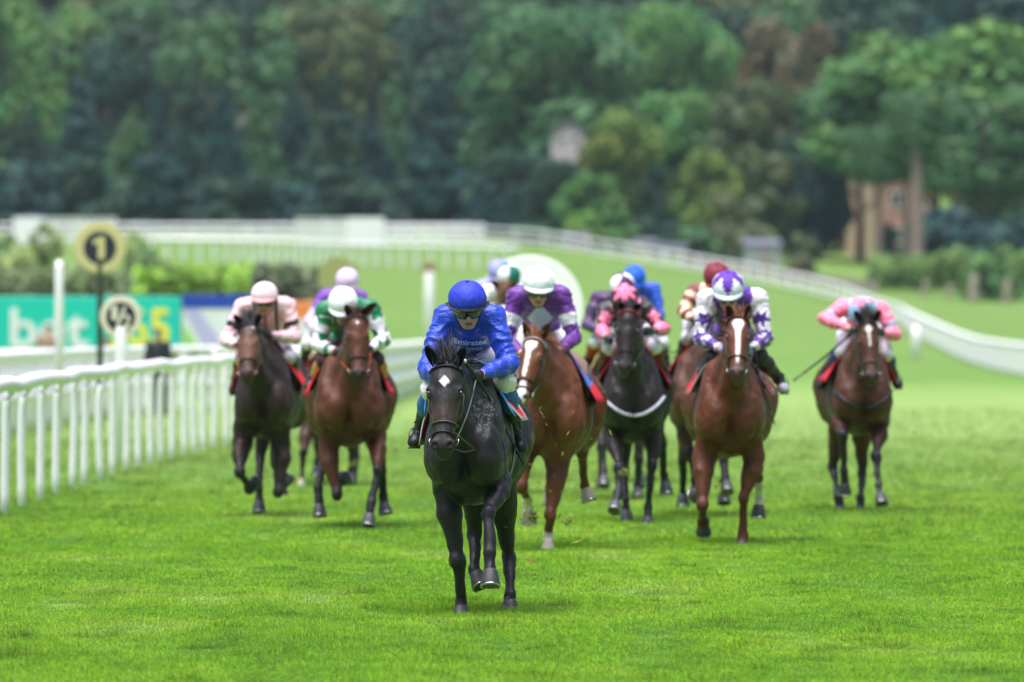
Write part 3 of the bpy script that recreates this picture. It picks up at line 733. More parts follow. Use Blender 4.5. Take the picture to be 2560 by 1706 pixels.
    for i in range(a1):
        th = math.radians(-68 + 136 * i / (a1 - 1))
        for j in range(a2):
            v = -1 + 2 * j / (a2 - 1); dip = .012 * math.exp(-(th / .22) ** 2) * (v < -.2)
            gl.append([.081 * math.sin(th), .104 * math.cos(th) + .008 - .008 * v * v, -.016 + gz + v * .035 * (1 - .18 * (abs(th) / 1.2) ** 3) + dip])
    gF = [[i * a2 + j, i * a2 + j + 1, (i + 1) * a2 + j + 1, (i + 1) * a2 + j] for i in range(a1 - 1) for j in range(a2 - 1)]
    go = mk('goggles', hd + (np.array(gl) @ RH) * hs, gF, M['lens'], root); md = go.modifiers.new('t', 'SOLIDIFY'); md.thickness = .008
    mb = MB(); th = np.radians(np.arange(60, 301, 12)); mb.add(*tube([Hd(.088 * math.sin(t), .108 * math.cos(t), -.010 + gz) for t in th], .011 * hs, 6, (1, .3), ref=uv), col=(.012, .012, .013)); mb.build('goggle_strap', M['strap'], go)
    if s.get('brimband'):
        mb = MB(); mb.add(*tube([Hd(.119 * math.sin(t), .142 * math.cos(t) - .010, .018 - .006 * math.cos(t)) for t in np.radians(np.arange(-90, 91, 9))], .018 * hs, 8, (1, .25), ref=uv), col=(.012, .013, .016)); mb.build('helmet_band', M['strap'], he)
    return root

def whip(D, x, pts, label, r=.0075, z0=0.):
    X0 = (x - 1280) / FPX * D; P = [np.array([(p[0] - 1280) / FPX * (D + p[2]), D + p[2], CZ - (p[1] - HY) / FPX * (D + p[2])]) for p in pts]
    o = P[0]; P = spline([p - o for p in P], 12); root = empty('riding_whip', o, label, 'whip')
    mb = MB(); mb.add(*tube(P, np.linspace(r, r * .8, len(P)), 8), col=(.012, .012, .013)); mb.build('shaft', M['strap'], root)
    d = nrm(P[1] - P[0]); mb = MB(); mb.add(*lathe([(r * 1.15, -.02), (r * 1.5, .0), (r * 1.5, .09), (r * 1.1, .10)], 10, frame(d), P[0]), col=(.02, .02, .022)); mb.build('grip', M['strap'], root)
    mb = MB(); mb.add(*sphere(P[0] - d * .022, r * 1.7, 10, 6), col=(.8, .8, .8)); mb.build('end_cap', M['strap'], root)
    d2 = nrm(P[-1] - P[-2]); mb = MB(); mb.add(*tube([P[-1], P[-1] + d2 * .12], [r * 1.4, r * 2], 6, (1, .4)), col=(.01, .01, .011)); mb.build('flap', M['strap'], root)

# ---- colours of the silks
def plain(c): return lambda x: np.tile(np.array(c), (len(x['V']), 1))
def capplain(c): return lambda G: np.tile(np.array(c), (len(G), 1))
def armstars(x, col, sc, fr, R, rots=0.):
    """stars on both sleeves, worked out on the sleeve surface"""
    V = x['V']
    for k in (1, -1):
        for i, (seg, t) in enumerate(fr):
            a, b = (x['sh'][k], x['el'][k]) if seg == 0 else (x['el'][k], x['ha'][k])
            for off in (np.array([0, -1., 0]), np.array([k * .9, .5, 0]), np.array([-k * .6, -.2, .8])):
                d = nrm(b - a); o = nrm(off - d * (off @ d)); c = a + (b - a) * t + o * .06; e1 = np.cross(d, o)
                if i % 2 and off[1] > -.9: c = c + d * .05
                q = V - c; m = star2(q @ e1, q @ d, R, 5, rots + i) & (q @ o > -.045) & (np.linalg.norm(q, axis=1) < R * 1.2) & (x['side'] == k) & x['onarm']
                col[m] = sc
    return col
def quarters(c1, c2, n=2, ph=0.):
    def f(G):
        th = np.arctan2(G[:, 0], G[:, 1] + .012) + ph; m = (np.floor(th / (math.pi / n)) % 2) == 0
        return np.where(m[:, None], np.array(c1), np.array(c2))
    return f
def capstar(c_bg, c_st, n=6, R=.135, rot=0.):
    def f(G):
        th = np.arctan2(G[:, 0], G[:, 1] + .012) + rot; pol = np.arccos(np.clip((G[:, 2] - .038) / .114, -1, 1)) * .125
        q = np.abs(((th / (2 * math.pi / n)) + .5) % 1 - .5) * 2
        return np.where((pol < R * (.38 + .95 * (1 - q)))[:, None], np.array(c_st), np.array(c_bg))
    return f
# ================================================================== GROUND
TY = np.array([0, 100, 200, 290, 380, 490, 600, 680, 760, 900, 1100, 1400]); TZ = np.array([0, 0, -.28, -.70, .35, 3.2, 5.7, 7.2, 10, 24, 52, 95.])
_yy = np.arange(0, 1401, 5.); _zz = np.convolve(np.pad(np.interp(_yy, TY, TZ), 8, 'edge'), np.ones(17) / 17, 'valid')
def gz(x, y):
    z = np.interp(y, _yy, _zz); tilt = np.interp(y, [250, 300, 400, 490, 580, 700], [0, .012, .06, .11, .10, .04]); return z - tilt * np.clip(x, 0, 32)
def on(px, D, dz=0.):
    """point on the ground under photo column px at distance D"""
    x = (px - 1280) / FPX * D; return np.array([x, D, float(gz(x, D)) + dz])

def turf_material(name, blades):
    m, t, b = nodes(name); N, L = t.nodes, t.links
    tc = N.new('ShaderNodeTexCoord'); b.inputs['Roughness'].default_value = .7 if not blades else .5; b.inputs['Specular IOR Level'].default_value = .12
    def noise(scale, vec, det=3):
        mp = N.new('ShaderNodeMapping'); mp.inputs['Scale'].default_value = vec; L.new(tc.outputs['Object'], mp.inputs['Vector'])
        n = N.new('ShaderNodeTexNoise'); n.inputs['Scale'].default_value = scale; n.inputs['Detail'].default_value = det; L.new(mp.outputs[0], n.inputs['Vector']); return n.outputs['Fac']
    def ramp(fac, stops):
        r = N.new('ShaderNodeValToRGB'); e = r.color_ramp.elements
        e[0].position, e[0].color = stops[0][0], (*stops[0][1], 1); e[1].position, e[1].color = stops[-1][0], (*stops[-1][1], 1)
        for p, c in stops[1:-1]: q = e.new(p); q.color = (*c, 1)
        L.new(fac, r.inputs[0]); return r.outputs[0]
    def mix(a, b_, f, mode='MIX'):
        x = N.new('ShaderNodeMix'); x.data_type = 'RGBA'; x.blend_type = mode
        if isinstance(f, float): x.inputs[0].default_value = f
        else: L.new(f, x.inputs[0])
        L.new(a, x.inputs[6]); L.new(b_, x.inputs[7]); return x.outputs[2]
    c1 = ramp(noise(.55, (1, .42, .0), 5), [(.30, GR[0]), (.48, GR[1]), (.60, GR[2]), (.72, GR[3])])
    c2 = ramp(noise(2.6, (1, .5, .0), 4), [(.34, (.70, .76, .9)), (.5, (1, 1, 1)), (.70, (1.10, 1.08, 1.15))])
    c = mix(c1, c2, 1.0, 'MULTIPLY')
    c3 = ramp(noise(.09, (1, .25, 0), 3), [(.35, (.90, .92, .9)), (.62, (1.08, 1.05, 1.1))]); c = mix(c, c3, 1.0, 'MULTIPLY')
    if not blades:
        vc = N.new('ShaderNodeRGB'); vc.outputs[0].default_value = (.80, .74, 2.6, 1); c = mix(c, vc.outputs[0], 1.0, 'MULTIPLY')
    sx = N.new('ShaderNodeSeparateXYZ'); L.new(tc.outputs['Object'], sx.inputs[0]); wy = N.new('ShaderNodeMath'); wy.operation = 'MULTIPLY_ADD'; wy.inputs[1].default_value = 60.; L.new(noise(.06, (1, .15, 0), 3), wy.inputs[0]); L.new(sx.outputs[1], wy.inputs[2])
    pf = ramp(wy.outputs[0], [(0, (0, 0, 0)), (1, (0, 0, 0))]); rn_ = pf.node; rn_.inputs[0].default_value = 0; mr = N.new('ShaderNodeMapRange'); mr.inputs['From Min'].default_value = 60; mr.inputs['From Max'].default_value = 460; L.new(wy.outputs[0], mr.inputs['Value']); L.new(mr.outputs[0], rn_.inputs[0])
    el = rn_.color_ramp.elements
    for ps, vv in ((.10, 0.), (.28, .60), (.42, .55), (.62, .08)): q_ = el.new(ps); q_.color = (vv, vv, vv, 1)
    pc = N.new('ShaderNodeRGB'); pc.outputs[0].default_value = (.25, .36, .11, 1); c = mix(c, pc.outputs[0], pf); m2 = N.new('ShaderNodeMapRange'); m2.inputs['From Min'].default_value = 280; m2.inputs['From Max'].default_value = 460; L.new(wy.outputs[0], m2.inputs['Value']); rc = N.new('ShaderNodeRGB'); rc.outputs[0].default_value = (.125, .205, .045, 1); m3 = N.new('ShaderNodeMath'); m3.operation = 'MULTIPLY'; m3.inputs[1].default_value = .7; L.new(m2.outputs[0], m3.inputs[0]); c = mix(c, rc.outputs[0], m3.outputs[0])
    if blades:
        at = N.new('ShaderNodeAttribute'); at.attribute_name = 'Col'; c = mix(c, at.outputs['Color'], 1.0, 'MULTIPLY')
        tr = N.new('ShaderNodeBsdfTranslucent'); L.new(c, tr.inputs[0]); ms = N.new('ShaderNodeMixShader'); ms.inputs[0].default_value = .25
        L.new(b.outputs[0], ms.inputs[1]); L.new(tr.outputs[0], ms.inputs[2]); L.new(ms.outputs[0], N['Material Output'].inputs[0])
    else:
        bp = N.new('ShaderNodeBump'); bp.inputs['Strength'].default_value = .6; bp.inputs['Distance'].default_value = .03; L.new(noise(30, (1, 1, 1), 6), bp.inputs['Height']); L.new(bp.outputs[0], b.inputs['Normal'])
    if blades:
        ge = N.new('ShaderNodeNewGeometry'); vm = N.new('ShaderNodeVectorMath'); vm.operation = 'MULTIPLY_ADD'; vm.inputs[1].default_value = (.35, .35, .35); vm.inputs[2].default_value = (0, 0, .8); L.new(ge.outputs['Normal'], vm.inputs[0])
        vn = N.new('ShaderNodeVectorMath'); vn.operation = 'NORMALIZE'; L.new(vm.outputs[0], vn.inputs[0]); L.new(vn.outputs[0], b.inputs['Normal'])
    L.new(c, b.inputs['Base Color']); return m
GR = [(.104, .250, .013), (.132, .304, .011), (.165, .338, .014), (.22, .370, .048)]
xsn = np.unique(np.concatenate([np.linspace(-400, 400, 81), np.linspace(-30, 30, 61)])); ysn = np.unique(np.concatenate([np.linspace(-30, 200, 60), np.linspace(200, 1400, 150)]))
Xg, Yg = np.meshgrid(xsn, ysn, indexing='ij'); Zg = gz(Xg, Yg); nY = len(ysn)
ii, jj = np.meshgrid(np.arange(len(xsn) - 1), np.arange(nY - 1), indexing='ij'); a0 = (ii * nY + jj).ravel()
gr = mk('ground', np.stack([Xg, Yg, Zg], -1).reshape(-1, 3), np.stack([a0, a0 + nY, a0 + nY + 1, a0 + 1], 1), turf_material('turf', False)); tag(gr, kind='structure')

# grass blades over the part of the course that the lens sees sharply
def blades():
    Vs, Cs = [], []
    for y0, y1, dens, hh, ww in ((43.5, 52, 2600, .034, .0034), (52, 60, 2300, .034, .0036), (60, 72, 1400, .032, .005), (72, 92, 650, .032, .008), (92, 130, 200, .034, .012), (130, 180, 55, .036, .016)):
        xm = 1280 / FPX * y1 + 1.8; n = int(dens * 2 * xm * (y1 - y0)); x = rng.uniform(-xm, xm, n); y = rng.uniform(y0, y1, n)
        P = np.stack([x, y, np.zeros(n)], 1); tuft = wave(P * [1, .6, 0], .8, 3, 3); h = hh * (1 + .45 * tuft) * rng.uniform(.55, 1.35, n)
        big = wave(P * [1, .7, 0], .35, 11, 2) * wave(P, 1.7, 12, 2); h *= 1 + 1.1 * sstep(.25, .6, big)
        if y0 >= 72:
            kp = rng.random(n) < np.clip((182 - y) / 110, 0, 1); x, y, P, tuft, h, big = x[kp], y[kp], P[kp], tuft[kp], h[kp], big[kp]; n = len(x)
        th = rng.uniform(0, 6.28, n); le = rng.normal(.0, .75, n); lx = np.cos(th) * le + .10 * wave(P, .25, 5, 1); ly = np.sin(th) * le * .8 - .1
        wx = rng.choice([-1, 1], n) * ww * rng.uniform(.7, 1.3, n); z = gz(x, y)
        b0 = np.stack([x - wx, y, z - .004], 1); b1 = np.stack([x + wx, y + wx * .5, z - .004], 1); md = np.stack([lx * h * .35, ly * h * .35, h * .6], 1); tp = np.stack([lx * h, ly * h, h * (1 - .15 * np.abs(le))], 1)
        c = np.stack([x, y, z], 1); v = np.stack([b0, b1, b1 * .35 + b0 * .65 + md, b0 * .35 + b1 * .65 + md, c + tp], 1); Vs.append(v)
        base = rng.uniform(1.15, 1.8, (n, 1)) * np.array([[1, 1, 1]]) * (1 + .25 * rng.normal(size=(n, 1)) * np.array([[1.0, .3, .6]])); pale = rng.random(n) < .06; base[pale] *= (1.9, 1.25, 3.0); base *= (1 - .28 * sstep(.25, .6, big))[:, None]
        Cs.append(np.repeat(np.clip(base, .3, 3.5)[:, None, :], 5, 1))
    V = np.concatenate(Vs); n = len(V); Cc = np.concatenate(Cs).reshape(-1, 3); b = np.arange(n)[:, None] * 5
    T = np.concatenate([b + np.array([[0, 1, 2]]), b + np.array([[0, 2, 3]]), b + np.array([[3, 2, 4]])]); 
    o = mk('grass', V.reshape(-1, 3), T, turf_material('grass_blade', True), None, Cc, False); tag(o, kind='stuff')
blades()

# clods and clippings thrown up by the hooves
def divots():
    mb = MB()
    def bit(p, s_):
        d = nrm(rng.normal(size=3)); e = nrm(np.cross(d, rng.normal(size=3))); k = rng.random()
        c = np.array(rgb(150, 165, 40)) if k < .5 else (np.array(rgb(70, 110, 25)) if k < .75 else np.array(rgb(150, 130, 90)))
        q = [p - d * s_ - e * s_ * .12, p + e * s_ * .16, p + d * s_ + e * s_ * .02, p - e * s_ * .14 + np.array([0, 0, s_ * .15])]; mb.add(q, [[0, 1, 2, 3]], c)
    for px, py, dd, n, sx, sy, s_ in ((1330, 1300, 56.6, 110, 60, 100, .013), (1400, 1180, 62, 80, 90, 120, .013), (1290, 1448, 56.2, 25, 30, 22, .014), (1500, 1230, 69, 30, 70, 60, .014), (1235, 1480, 56, 18, 30, 12, .012), (1810, 1250, 79, 40, 40, 50, .02), (690, 1265, 84, 40, 45, 40, .02), (870, 1270, 84, 40, 60, 40, .02), (1950, 1120, 84, 25, 60, 90, .02), (1700, 1180, 78, 25, 120, 80, .014), (980, 1100, 79, 14, 60, 70, .018), (2180, 1160, 86, 12, 80, 60, .02)):
        for _ in range(n):
            p = W(px + rng.normal() * sx, py + rng.normal() * sy, dd + rng.normal() * .7)
            if p[2] > .03: bit(p, s_ * rng.lognormal(0, .5))
    for px, py, dd in ((1558, 1182, 75), (1330, 1290, 57.2), (1415, 1300, 66), (1820, 1215, 81), (1798, 1205, 81), (1815, 1290, 80), (705, 1265, 84), (885, 1160, 93), (870, 1270, 85), (690, 1290, 84)):
        for _ in range(5):
            p = W(px + rng.normal() * 6, py + rng.normal() * 6, dd); mb.add(*sphere(p, rng.uniform(.008, .022, 3), 6, 4), col=rgb(95, 110, 35))
            for _ in range(5): bit(p + rng.normal(size=3) * .03, .02)
    o = mb.build('flying_turf', mat('turf_bits', attr=True, rough=.8), None, False); tag(o, kind='stuff')
divots()

# ================================================================== RAILS
def rail_fence(name, path, hgt, label, step=1.9, rr=.055, pr=.034, bend=.28, bars=(1.,), side=1, posts=None, wob=.0, flat=(1, .75), group='white running rails', at_px=None):
    """path: list of world points on the ground; posts curve over at the top to carry the rail"""
    path = np.array(path, float); P = spline(path, 14 * (len(path) - 1)); L = np.concatenate([[0], np.cumsum(np.linalg.norm(np.diff(P, axis=0), axis=1))])
    root = empty(name, P[0], label, 'fence', group); o = P[0]
    at = lambda d: np.array([np.interp(d, L, P[:, i]) for i in range(3)])
    ds = np.arange(0, L[-1], max(step, L[-1] / 99)) if posts is None else posts
    if at_px:
        pr_ = 1280 + P[:, 0] / P[:, 1] * FPX; hit = list(np.interp([-30] + at_px, pr_, L)); ds = np.array(hit + list(np.arange(hit[-1] + 2.2, L[-1], 2.2)))
    n = max(int(L[-1] / 1.6), 20); dd = np.linspace(0, L[-1], n)
    for bz in bars:
        R = []
        for i, d in enumerate(dd):
            p = at(d); t = at(min(d + .5, L[-1])) - at(max(d - .5, 0)); s_ = nrm(np.array([t[1], -t[0], 0])) * side
            R.append(p + s_ * bend + np.array([0, 0, hgt * bz + wob * math.sin(d * .9) + wob * .7 * math.sin(d * 2.3)]) - o)
        mb = MB(); mb.add(*tube(R, rr, 10, flat)); mb.build('rail', M['white_plastic'], root)
    proto = None
    for d in ds:
        p = at(d); t = at(min(d + .5, L[-1])) - at(max(d - .5, 0)); s_ = nrm(np.array([t[1], -t[0], 0])) * side; z = hgt - rr * .6 + wob * math.sin(d * .9) + wob * .7 * math.sin(d * 2.3)
        ln = rng.normal(0, .012); q = [np.array([0, 0, -.05]), s_ * ln + np.array([0, 0, z * .45]), s_ * (ln + .01) + np.array([0, 0, z * .78]), s_ * (bend * .35) + np.array([0, 0, z * .93]), s_ * bend + np.array([0, 0, z])]
        mb = MB(); mb.add(*tube(spline(q, 10), pr, 8)); mb.build('post', M['white_plastic'], root, True, p - o)
    return root
feetA = [(12, 1286), (55, 1261), (100, 1252), (139, 1234), (180, 1219), (210, 1211), (252, 1196), (280, 1183), (315, 1171), (345, 1163), (375, 1162), (402, 1150), (429, 1137), (460, 1136), (486, 1134), (508, 1134), (532, 1133), (565, 1133)]
pathA = []
for px, D in ((-60, 77), (12, 81), (139, 89.4), (252, 97), (345, 104.6), (460, 112.5), (565, 121.5), (700, 137), (850, 160), (960, 185), (1020, 215), (1050, 250)): pathA.append(on(px, D))
rail_fence('running_rail', pathA, 1.24, 'white plastic running rail with closely spaced bent posts, nearest on the left', 1.95, .072, .042, .07, wob=.012, flat=(1, 1), at_px=[q[0] for q in feetA])
rail_fence('running_rail', [on(-160, 120), on(0, 134), on(210, 155), on(400, 166), on(560, 169), on(760, 178), on(900, 205)], 1.24, 'white running rail farther back, crossing behind the near left rail and the signs', .95, .09, .085, .12, bars=(1., .72, .45))
rail_fence('running_rail', [on(640, 146), on(860, 168), on(985, 196), on(1060, 240)], 1.3, 'white railed barrier showing between the green rider and the leader', 1.0, .12, .12, .1, bars=(.95, .66, .36))
rail_fence('running_rail', [on(-200, 196), on(200, 200), on(560, 205), on(800, 222), on(990, 235)], 1.1, 'white double rail low in front of the sponsor boards', 1.6, .08, .05, .1, bars=(1., .6, .3))
# far bend, then the outer rail coming back along the right
rail_fence('running_rail', [on(330, 615), on(700, 614), on(1000, 608), on(1290, 598), on(1500, 584), on(1700, 566), on(1900, 545), on(2090, 518), on(2190, 486), on(2264, 454)], 1.25, 'long white outer running rail sweeping round the far bend to the right edge', 4.3, .075, .06, .2, bars=(1., .55, .3))
rail_fence('running_rail', [on(2262, 455), on(2344, 404), on(2400, 372)], 1.12, 'white posts and rail of the outer course, stretch behind the bright pink rider', 1.2, .13, .17, .05, bars=(.95,))
rail_fence('running_rail', [on(2400, 372), on(2455, 343), on(2560, 300), on(2680, 262)], 1.12, 'white posts and rail of the outer course, cut off by the right edge', .8, .13, .17, .05, bars=(.95,))
rail_fence('running_rail', [on(-40, 612), on(300, 612), on(800, 611), on(1215, 609)], 1.38, 'pale far rail under the dark wood, behind the slatted panels', 3.4, .09, .06, .2, bars=(1., .66, .33), flat=(1, 1))
rail_fence('running_rail', [on(880, 250), on(1000, 250), on(1190, 250)], 1.0, 'short low white rail across the middle with two dark padded posts', 2.4, .09, .05, .1, bars=(.95, .62), side=1)
rail_fence('running_rail', [on(380, 540), on(600, 535), on(900, 520), on(1300, 510)], 1.45, 'white inner rail in front of the slatted panels', 1.25, .12, .12, .1, bars=(1.,))

mdark = mat('dark_pad', rgb(45, 58, 80), .7)
for px, lb in ((952, 'left of the two dark padded posts on the low middle rail'), (1012, 'right of the two dark padded posts on the low middle rail')):
    p = on(px, 249.4); r = empty('padded_post', p, lb, 'post', 'dark padded posts'); mb = MB(); mb.add(*lathe([(.10, -.05), (.2, .25), (.23, .5), (.23, .95), (.16, 1.12), (.05, 1.16)], 12)); mb.build('padding', mdark, r); mb = MB(); mb.add(*lathe([(.05, 1.1), (.05, 1.3)], 8)); mb.build('pole', mdark, r)

# slatted white panels (hurdle wings)
def wing(px0, px1, D, h, label, solid, z=0.):
    a, b = on(px0, D), on(px1, D); r = empty('slatted_panel', a, label, 'panel', 'white slatted panels by the far rail'); wd = (b - a)[0]
    n = int(wd / .22); mb = MB()
    for i in range(n): mb.add(*box((wd * (i + .5) / n, rng.normal() * .01, h / 2 + .1), (.10, .03, h)))
    for q in (.2, .55, .95): mb.add(*box((wd / 2, .04, h * q + .1), (wd, .05, .09)))
    mb.build('slats', M['white_wood'], r, False)
    for i in range(4): mb = MB(); mb.add(*box((wd * i / 3, .10, h / 2), (.12, .10, h + .2))); mb.build('post', M['white_wood'], r, False)
    mb = MB(); mb.add(*box((wd * solid[0] + wd * solid[1] / 2, -.05, h / 2 + .12), (wd * solid[1], .04, h * .96), bev=.02)); mb.build('board', M['white_plastic'], r, False)
wing(742, 958, 588, 2.05, 'white slatted panel with a solid right end, centre of the far rail', (.58, .42))
wing(36, 288, 600, 1.95, 'white slatted panel with a solid left end, far left of the rail', (.0, .28))

# ================================================================== SIGNS
def textmesh(word, w_, h_, depth=.012, y=0., shear=0.):
    cu = bpy.data.curves.new('word', 'FONT'); cu.body = word; cu.size = 1; cu.align_x = 'CENTER'; cu.align_y = 'CENTER'; cu.extrude = .01; cu.offset = .018; cu.shear = shear
    o = bpy.data.objects.new('word', cu); C.objects.link(o); dg = bpy.context.evaluated_depsgraph_get(); me = bpy.data.meshes.new_from_object(o.evaluated_get(dg)); bpy.data.objects.remove(o)
    P = np.array([v.co[:] for v in me.vertices]); F_ = [list(p.vertices) for p in me.polygons]; mn, mx_ = P.min(0), P.max(0); P = (P - (mn + mx_) / 2) / (mx_ - mn)
    return np.stack([P[:, 0] * w_, y - P[:, 2] * depth, P[:, 1] * h_], 1), F_
YF = (np.array([1., 0, 0]), np.array([0, 0, 1.]), np.array([0, -1., 0]))     # lathe frame whose axis faces the camera
pale = mat('sign_gold', rgb(196, 188, 132), .6); navy = mat('sign_navy', rgb(24, 32, 46), .6); cream = mat('sign_cream', rgb(214, 210, 186), .6); dkpost = mat('sign_post', rgb(58, 66, 52), .7)
def disc_sign(px, py, D, rad, rin, label, rim, words, postm, pr, zb=None):
    c = W(px, py, D); g = on(px, D); r = empty('distance_sign', g, label, 'sign', 'round distance signs'); c = c - g
    mb = MB(); mb.add(*lathe([(rad * .96, -.03), (rad, -.02), (rad, .02), (rad * .97, .03)], 48, YF, c)); dsk = mb.build('disc', rim, r, False)
    if words:
        mb = MB(); mb.add(*lathe([(rin, .030), (rin, .036)], 40, YF, c)); fc = mb.build('face', navy, dsk, False)
        mb = MB()
        for wd, dx, dz_, ww, hh, sh_ in words:
            if wd == 'one':
                q = .88 * np.array([(-.14, -.76), (.34, -.76), (.34, .78), (.02, .78), (-.52, .50), (-.47, .22), (-.14, .34)]) * rin; q1 = np.stack([q[:, 0], 0 * q[:, 0] - .045, q[:, 1]], 1) + c; nq = len(q); mb.add(np.vstack([q1, q1 + [0, .009, 0]]), [list(range(nq)), list(range(2 * nq - 1, nq - 1, -1))] + [[i, nq + i, nq + (i + 1) % nq, (i + 1) % nq] for i in range(nq)]); continue
            V_, F_ = textmesh(wd, ww * rin, hh * rin, .012, 0, sh_); mb.add(V_ + c + np.array([dx * rin, -.042, dz_ * rin]), F_)
        mb.build('numeral', rim, dsk, False)
    mb = MB(); mb.add(*lathe([(pr, -.1), (pr, c[2] - rad * .6), (pr * .9, c[2] - rad * .5)], 12)); mb.build('post', postm, r)
    return r
disc_sign(250, 620, 135, .41, .258, 'tall round gold rimmed sign with a figure 1 on a dark post', pale, [('one', 0, 0, 1, 1, 0)], dkpost, .05)
disc_sign(302, 793, 108, .265, .185, 'cream round sign with one half on a thick white post by the rail', cream, [('1', -.42, .28, .42, .95, .0), ('/', .02, 0, .75, 1.45, .1), ('2', .42, -.3, .62, .95, 0)], M['white_plastic'], .075)
disc_sign(1325, 772, 128, .80, 0, 'big blank white disc behind the rider in purple', mat('disc_white', (.92, .92, .93), .5), None, M['white_plastic'], .06)
disc_sign(845, 690, 235, .55, 0, 'faint olive disc behind the lilac capped rider', mat('sign_olive', rgb(150, 155, 95), .7), None, dkpost, .06)
disc_sign(1073, 672, 300, .28, .1, 'small tan disc with a dark centre on a pale post', mat('sign_tan', rgb(165, 150, 105), .7), [('.', 0, 0, .6, .6, 0)], M['white_plastic'], .16)
p = on(148, 140); r = empty('white_pole', p, 'plain white pole standing left of the sign with figure 1', 'pole'); t_ = W(148, 652, 140) - p; mb = MB(); mb.add(*lathe([(.07, -.1), (.07, t_[2] - .1), (.05, t_[2])], 12)); mb.build('pole', M['white_plastic'], r)
p = on(2290, 360); r = empty('white_pole', p, 'short white pole on the grass beyond the right hand rail', 'pole'); mb = MB(); mb.add(*lathe([(.2, -.1), (.17, 1.0), (.1, 1.4)], 12)); mb.build('pole', M['white_plastic'], r)

# sponsor boards
teal = mat('board_teal', rgb(0, 196, 176), .5); blue = mat('board_blue', rgb(28, 66, 170), .5); yellow = mat('board_yellow', rgb(240, 228, 60), .5); orange = mat('board_orange', rgb(235, 140, 75), .5); lilac = mat('board_lilac', rgb(190, 185, 225), .5); lime = mat('board_lime', rgb(150, 215, 100), .5); frame_m = mat('board_frame', rgb(140, 118, 105), .8)
def board(px0, px1, py0, py1, D, label, m, items=(), top=None):
    a = W(px0, py1, D); b = W(px1, py0, D); g = float(gz((a[0] + b[0]) / 2, D)); r = empty('advertising_board', (a[0], D, g), label, 'sign board', 'advertising boards beside the course'); wd, ht, z0 = b[0] - a[0], b[2] - a[2], a[2] - g
    mb = MB(); mb.add(*box((wd / 2, 0, z0 + ht / 2), (wd, .06, ht), bev=.02)); pn = mb.build('panel', m, r, False)
    mb = MB()
    for i in range(max(2, int(wd / 2.2)) + 1):
        n_ = max(2, int(wd / 2.2)); mb = MB(); mb.add(*box((wd * i / n_, .10, (z0 + ht * .9) / 2), (.07, .07, z0 + ht * .9))); mb.build('leg', frame_m, r, False)
    if top: mb = MB(); mb.add(*box((wd / 2, -.035, z0 + ht - ht * top[1] / 2), (wd - .01, .02, ht * top[1]))); mb.build('header', top[0], r, False)
    for it in items:
        if it[0] == 'w': V_, F_ = textmesh(it[1], it[4] * ht, it[5] * ht, .02); mb = MB(); mb.add(V_ + np.array([it[2] * wd, -.048, z0 + it[3] * ht]), F_); mb.build('lettering', it[6], pn, False)
        elif it[0] == 'd': mb = MB(); mb.add(*lathe([(it[3] * ht, .034), (it[3] * ht, .044)], 32, YF, (it[1] * wd, 0, z0 + it[2] * ht))); mb.build('emblem', it[4], pn, False)
        elif it[0] == 'q':
            q = [np.array([u_ * wd, -.042, z0 + v_ * ht]) for u_, v_ in it[1]]; q2 = [p_ + np.array([0, .008, 0]) for p_ in q]; n_ = len(q); mb = MB(); mb.add(q + q2, [list(range(n_)), list(range(2 * n_ - 1, n_ - 1, -1))] + [[i, n_ + i, n_ + (i + 1) % n_, (i + 1) % n_] for i in range(n_)]); mb.build('stripe', it[2], pn, False)
board(-330, 452, 742, 872, 250, 'long teal board reading bet365 in white and yellow', teal, [('w', 'bet', .58, .40, 1.50, .76, M['white_wood']), ('w', '365', .86, .42, 1.25, .74, yellow)])
board(455, 650, 736, 872, 252, 'white board with blue header and slanting lilac and lime stripes', M['white_wood'], [('q', [(.28, .02), (.56, .02), (.22, .72), (.02, .72)], lilac), ('q', [(.02, .02), (.22, .02), (.02, .45)], lime)], (blue, .26))
board(712, 812, 754, 872, 254, 'orange board with a white round emblem behind the green rider', orange, [('d', .6, .35, .30, M['white_wood'])])

